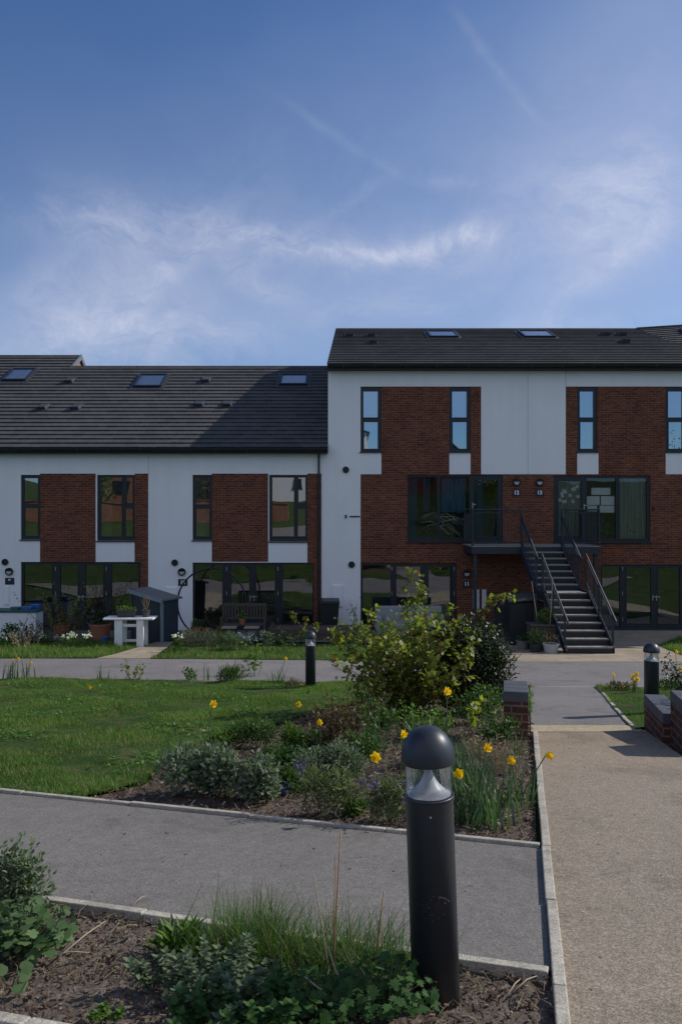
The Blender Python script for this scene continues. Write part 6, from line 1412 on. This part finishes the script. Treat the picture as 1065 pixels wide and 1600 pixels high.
def far_tree(label, x, y, h, w, mat, seed):
    zb = float(zg(y)); rng = np.random.default_rng(seed); t = thing('broadleaf_tree', label, 'tree', (x, y, zb), 'trees across the green')
    S = stems(rng, (x, y, zb), 9, h * .8, .5, rbase=.1, k=6); m = MB(); tubes(m, S, .09, 6); m.tube([(x, y, zb - .1), (x, y, zb + h * .35)], [.16, .1], 8); m.build('trunk', TWIG, t)
    bl = [(x + rng.uniform(-.5, .5) * w, y + rng.uniform(-.5, .5) * w, zb + h * rng.uniform(.35, .8), w * rng.uniform(.3, .5), w * .4, h * rng.uniform(.12, .25)) for _ in range(8)]
    m = MB(); bush_leaves(m, rng, bl, 1500, T_DIA, .24, .7, .2, .9); m.build('crown', mat, t)
far_tree('loose green tree across the lawn mirrored in the window of number 12', 3.2, -14, 4.2, 3.0, L_DARK, 201)
far_tree('bushy pale tree across the lawn mirrored in the window of number 13', 11.5, -15, 4.0, 3.4, L_CURRANT, 202)
far_tree('dark bushy tree across the lawn mirrored in the left house panes', -11.5, -13, 3.8, 2.6, L_DARK, 203)
far_tree('tall thin tree beside the garden wall mirrored in the number 9 panes', -19.5, -11, 4.6, 2.2, L_MID, 204)
far_tree('low spreading tree on the lawn mirrored in the right ground floor doors', 9.0, -6, 2.6, 3.2, L_MID, 205)
far_tree('tall far tree mirrored at the bottom of the second top window', 21.5, -46, 8.0, 7, L_DARK, 206)
far_tree('tall far tree mirrored at the bottom of the last top window', 40, -46, 8.6, 9, L_DARK, 207)
# ------------------------------------------------------------------ light, sky, camera
SKYTINT = (.52, .85, 1.24); CLOUD = (7.9, 8.2, 9.8); BACKC = .8
sun_dir = Vector((.787, .2407, .568)).normalized()
SUN_EL = math.asin(sun_dir.z); SUN_AZ = math.atan2(sun_dir.x, sun_dir.y)
sl = bpy.data.lights.new('sun', 'SUN'); sl.energy = 4.0; sl.angle = R(.53); sl.color = (1.0, .95, .88)
so = bpy.data.objects.new('sun', sl); COL.objects.link(so); so.rotation_euler = (-sun_dir).to_track_quat('-Z', 'Y').to_euler(); so.location = (30, 10, 30)
wd_ = bpy.data.worlds.new('World'); scene.world = wd_; wd_.use_nodes = True; nt = wd_.node_tree; nt.nodes.clear()
sky = N(nt, 'ShaderNodeTexSky'); sky.sky_type = 'NISHITA'; sky.sun_disc = False; sky.sun_elevation = SUN_EL; sky.sun_rotation = SUN_AZ; sky.air_density = 1.0; sky.dust_density = .6; sky.ozone_density = 2.2; sky.altitude = 50
tc = N(nt, 'ShaderNodeTexCoord').outputs['Generated']; s3 = N(nt, 'ShaderNodeSeparateXYZ', {0: tc})
zc = M_(nt, 'MAXIMUM', s3.outputs[2], .06); u = M_(nt, 'DIVIDE', s3.outputs[0], zc); v = M_(nt, 'DIVIDE', s3.outputs[1], zc)
pv_ = N(nt, 'ShaderNodeCombineXYZ', {0: u, 1: v}).outputs[0]
az_ = M_(nt, 'ARCTAN2', s3.outputs[0], s3.outputs[1]); el_ = M_(nt, 'ARCSINE', s3.outputs[2])
wv = N(nt, 'ShaderNodeTexNoise', {'Vector': tc, 'Scale': 5.0, 'Detail': 5, 'Roughness': .55}).outputs['Color']
ws = N(nt, 'ShaderNodeSeparateColor', {0: wv})
azw = M_(nt, 'ADD', az_, M_(nt, 'MULTIPLY_ADD', ws.outputs[0], .11, -.055)); elw = M_(nt, 'ADD', el_, M_(nt, 'MULTIPLY_ADD', ws.outputs[1], .08, -.04))
azl = M_(nt, 'ADD', az_, M_(nt, 'MULTIPLY_ADD', ws.outputs[0], .03, -.015)); ell = M_(nt, 'ADD', el_, M_(nt, 'MULTIPLY_ADD', ws.outputs[1], .03, -.015))
def gauss(px, py, rx, ry, ang, A=azw, E=elw):
    cu = math.atan((px - 532.5) / FPX); cv = math.atan((800 - py) / FPX * math.cos(cu)); ru, rv = rx / FPX, ry / FPX
    ca, sa = math.cos(ang), math.sin(ang); du = M_(nt, 'SUBTRACT', A, cu); dv = M_(nt, 'SUBTRACT', E, cv)
    a = M_(nt, 'DIVIDE', M_(nt, 'ADD', M_(nt, 'MULTIPLY', du, ca), M_(nt, 'MULTIPLY', dv, sa)), ru); b = M_(nt, 'DIVIDE', M_(nt, 'SUBTRACT', M_(nt, 'MULTIPLY', dv, ca), M_(nt, 'MULTIPLY', du, sa)), rv)
    return M_(nt, 'POWER', 2.718, M_(nt, 'MULTIPLY', M_(nt, 'ADD', M_(nt, 'MULTIPLY', a, a), M_(nt, 'MULTIPLY', b, b)), -1.0))
wt = N(nt, 'ShaderNodeVectorMath', {0: tc, 1: N(nt, 'ShaderNodeVectorMath', {0: wv, 'Scale': .22}, operation='SCALE').outputs[0]}, operation='ADD').outputs[0]
n1 = N(nt, 'ShaderNodeTexNoise', {'Vector': VMAP(nt, wt, (1, 1, 2.2), (0, 0, 0), (0, .35, 0)), 'Scale': 13.0, 'Detail': 10, 'Roughness': .7}).outputs[0]
n2 = N(nt, 'ShaderNodeTexNoise', {'Vector': VMAP(nt, wt, (1, 1, 2.0), (3, 1, 0), (0, -.6, 0)), 'Scale': 3.2, 'Detail': 8, 'Roughness': .6}).outputs[0]
wis = M_(nt, 'MULTIPLY', RAMP(nt, n1, [(.32, g(.08)), (.7, g(1.1))]), RAMP(nt, n2, [(.33, g(.2)), (.66, g(1))]))
def total(L, **k):
    acc = None
    for c in L:
        q = M_(nt, 'MULTIPLY', gauss(*c[:5], **k), c[5]); acc = q if acc is None else M_(nt, 'ADD', acc, q)
    return acc
wisp = total([(420, 382, 110, 15, -.12, .8), (565, 408, 95, 13, .0, .7), (685, 390, 75, 16, .25, .95), (560, 400, 240, 45, 0, .3), (735, 362, 35, 20, .5, .6), (150, 350, 140, 30, 0, .42), (100, 470, 200, 60, .5, .3), (230, 540, 190, 50, 0, .42), (290, 420, 150, 24, .8, .28), (60, 540, 140, 40, .2, .32), (620, 490, 220, 22, .1, .2), (880, 500, 160, 18, -.05, .25), (520, 300, 300, 60, .1, .12), (960, 300, 120, 70, .15, .75), (930, 430, 110, 22, .5, .35), (400, 440, 80, 22, -.5, .35)])
haze_ = total([(100, 480, 260, 130, .2, .14), (600, 300, 800, 200, 0, .13), (800, 160, 420, 200, .2, .07), (560, 540, 900, 110, 0, .2), (980, 330, 200, 160, .0, .22), (1010, 60, 170, 200, .0, .14), (560, 420, 420, 70, 0, .1)])
trail = total([(778, 100, 76, 7, -.82, .1), (545, 228, 95, 7, -.47, .08), (565, 308, 66, 9, .5, .07), (700, 287, 42, 10, -.1, .1)], A=azl, E=ell)
dens = M_(nt, 'ADD', M_(nt, 'MULTIPLY', wisp, M_(nt, 'MULTIPLY', wis, .72)), M_(nt, 'MULTIPLY', haze_, RAMP(nt, n2, [(.2, g(.7)), (.8, g(1.15))])))
dens = M_(nt, 'ADD', dens, M_(nt, 'MULTIPLY', trail, RAMP(nt, n1, [(.35, g(.1)), (.65, g(1.3))])))
# unseen white cloud bank added behind the viewer to brighten the house fronts
back = M_(nt, 'MULTIPLY', RAMP(nt, M_(nt, 'MULTIPLY_ADD', s3.outputs[1], -1.0, .0), [(.05, g(0)), (.5, g(1))]), RAMP(nt, s3.outputs[2], [(.1, g(.1)), (.3, g(1))]))
dens = M_(nt, 'ADD', dens, M_(nt, 'MULTIPLY', back, RAMP(nt, n2, [(.3, g(.25)), (.65, g(BACKC))])))
skyc = MIX(nt, 1.0, sky.outputs[0], SKYTINT, 'MULTIPLY')
cc = MIX(nt, M_(nt, 'MINIMUM', dens, .95), skyc, CLOUD)
bg = N(nt, 'ShaderNodeBackground', {'Color': cc, 'Strength': .085}); N(nt, 'ShaderNodeOutputWorld', {0: bg.outputs[0]})
cam = bpy.data.cameras.new('camera'); cam.sensor_fit = 'VERTICAL'; cam.sensor_height = 36; cam.sensor_width = 24; cam.lens = FPX / 1600 * 36; cam.clip_end = 2000; cam.clip_start = .05
co = bpy.data.objects.new('camera', cam); COL.objects.link(co); co.location = (0, 0, EYE); co.rotation_euler = (R(90), 0, 0); scene.camera = co
vs_ = scene.view_settings; scene.display_settings.display_device = 'sRGB'; vs_.view_transform = 'Standard'; vs_.look = 'None'; vs_.gamma = 1; vs_.exposure = 0.0
scene.render.engine = 'CYCLES'; scene.cycles.max_bounces = 8; scene.cycles.transparent_max_bounces = 16
scene.render.resolution_x = 681; scene.render.resolution_y = 1024
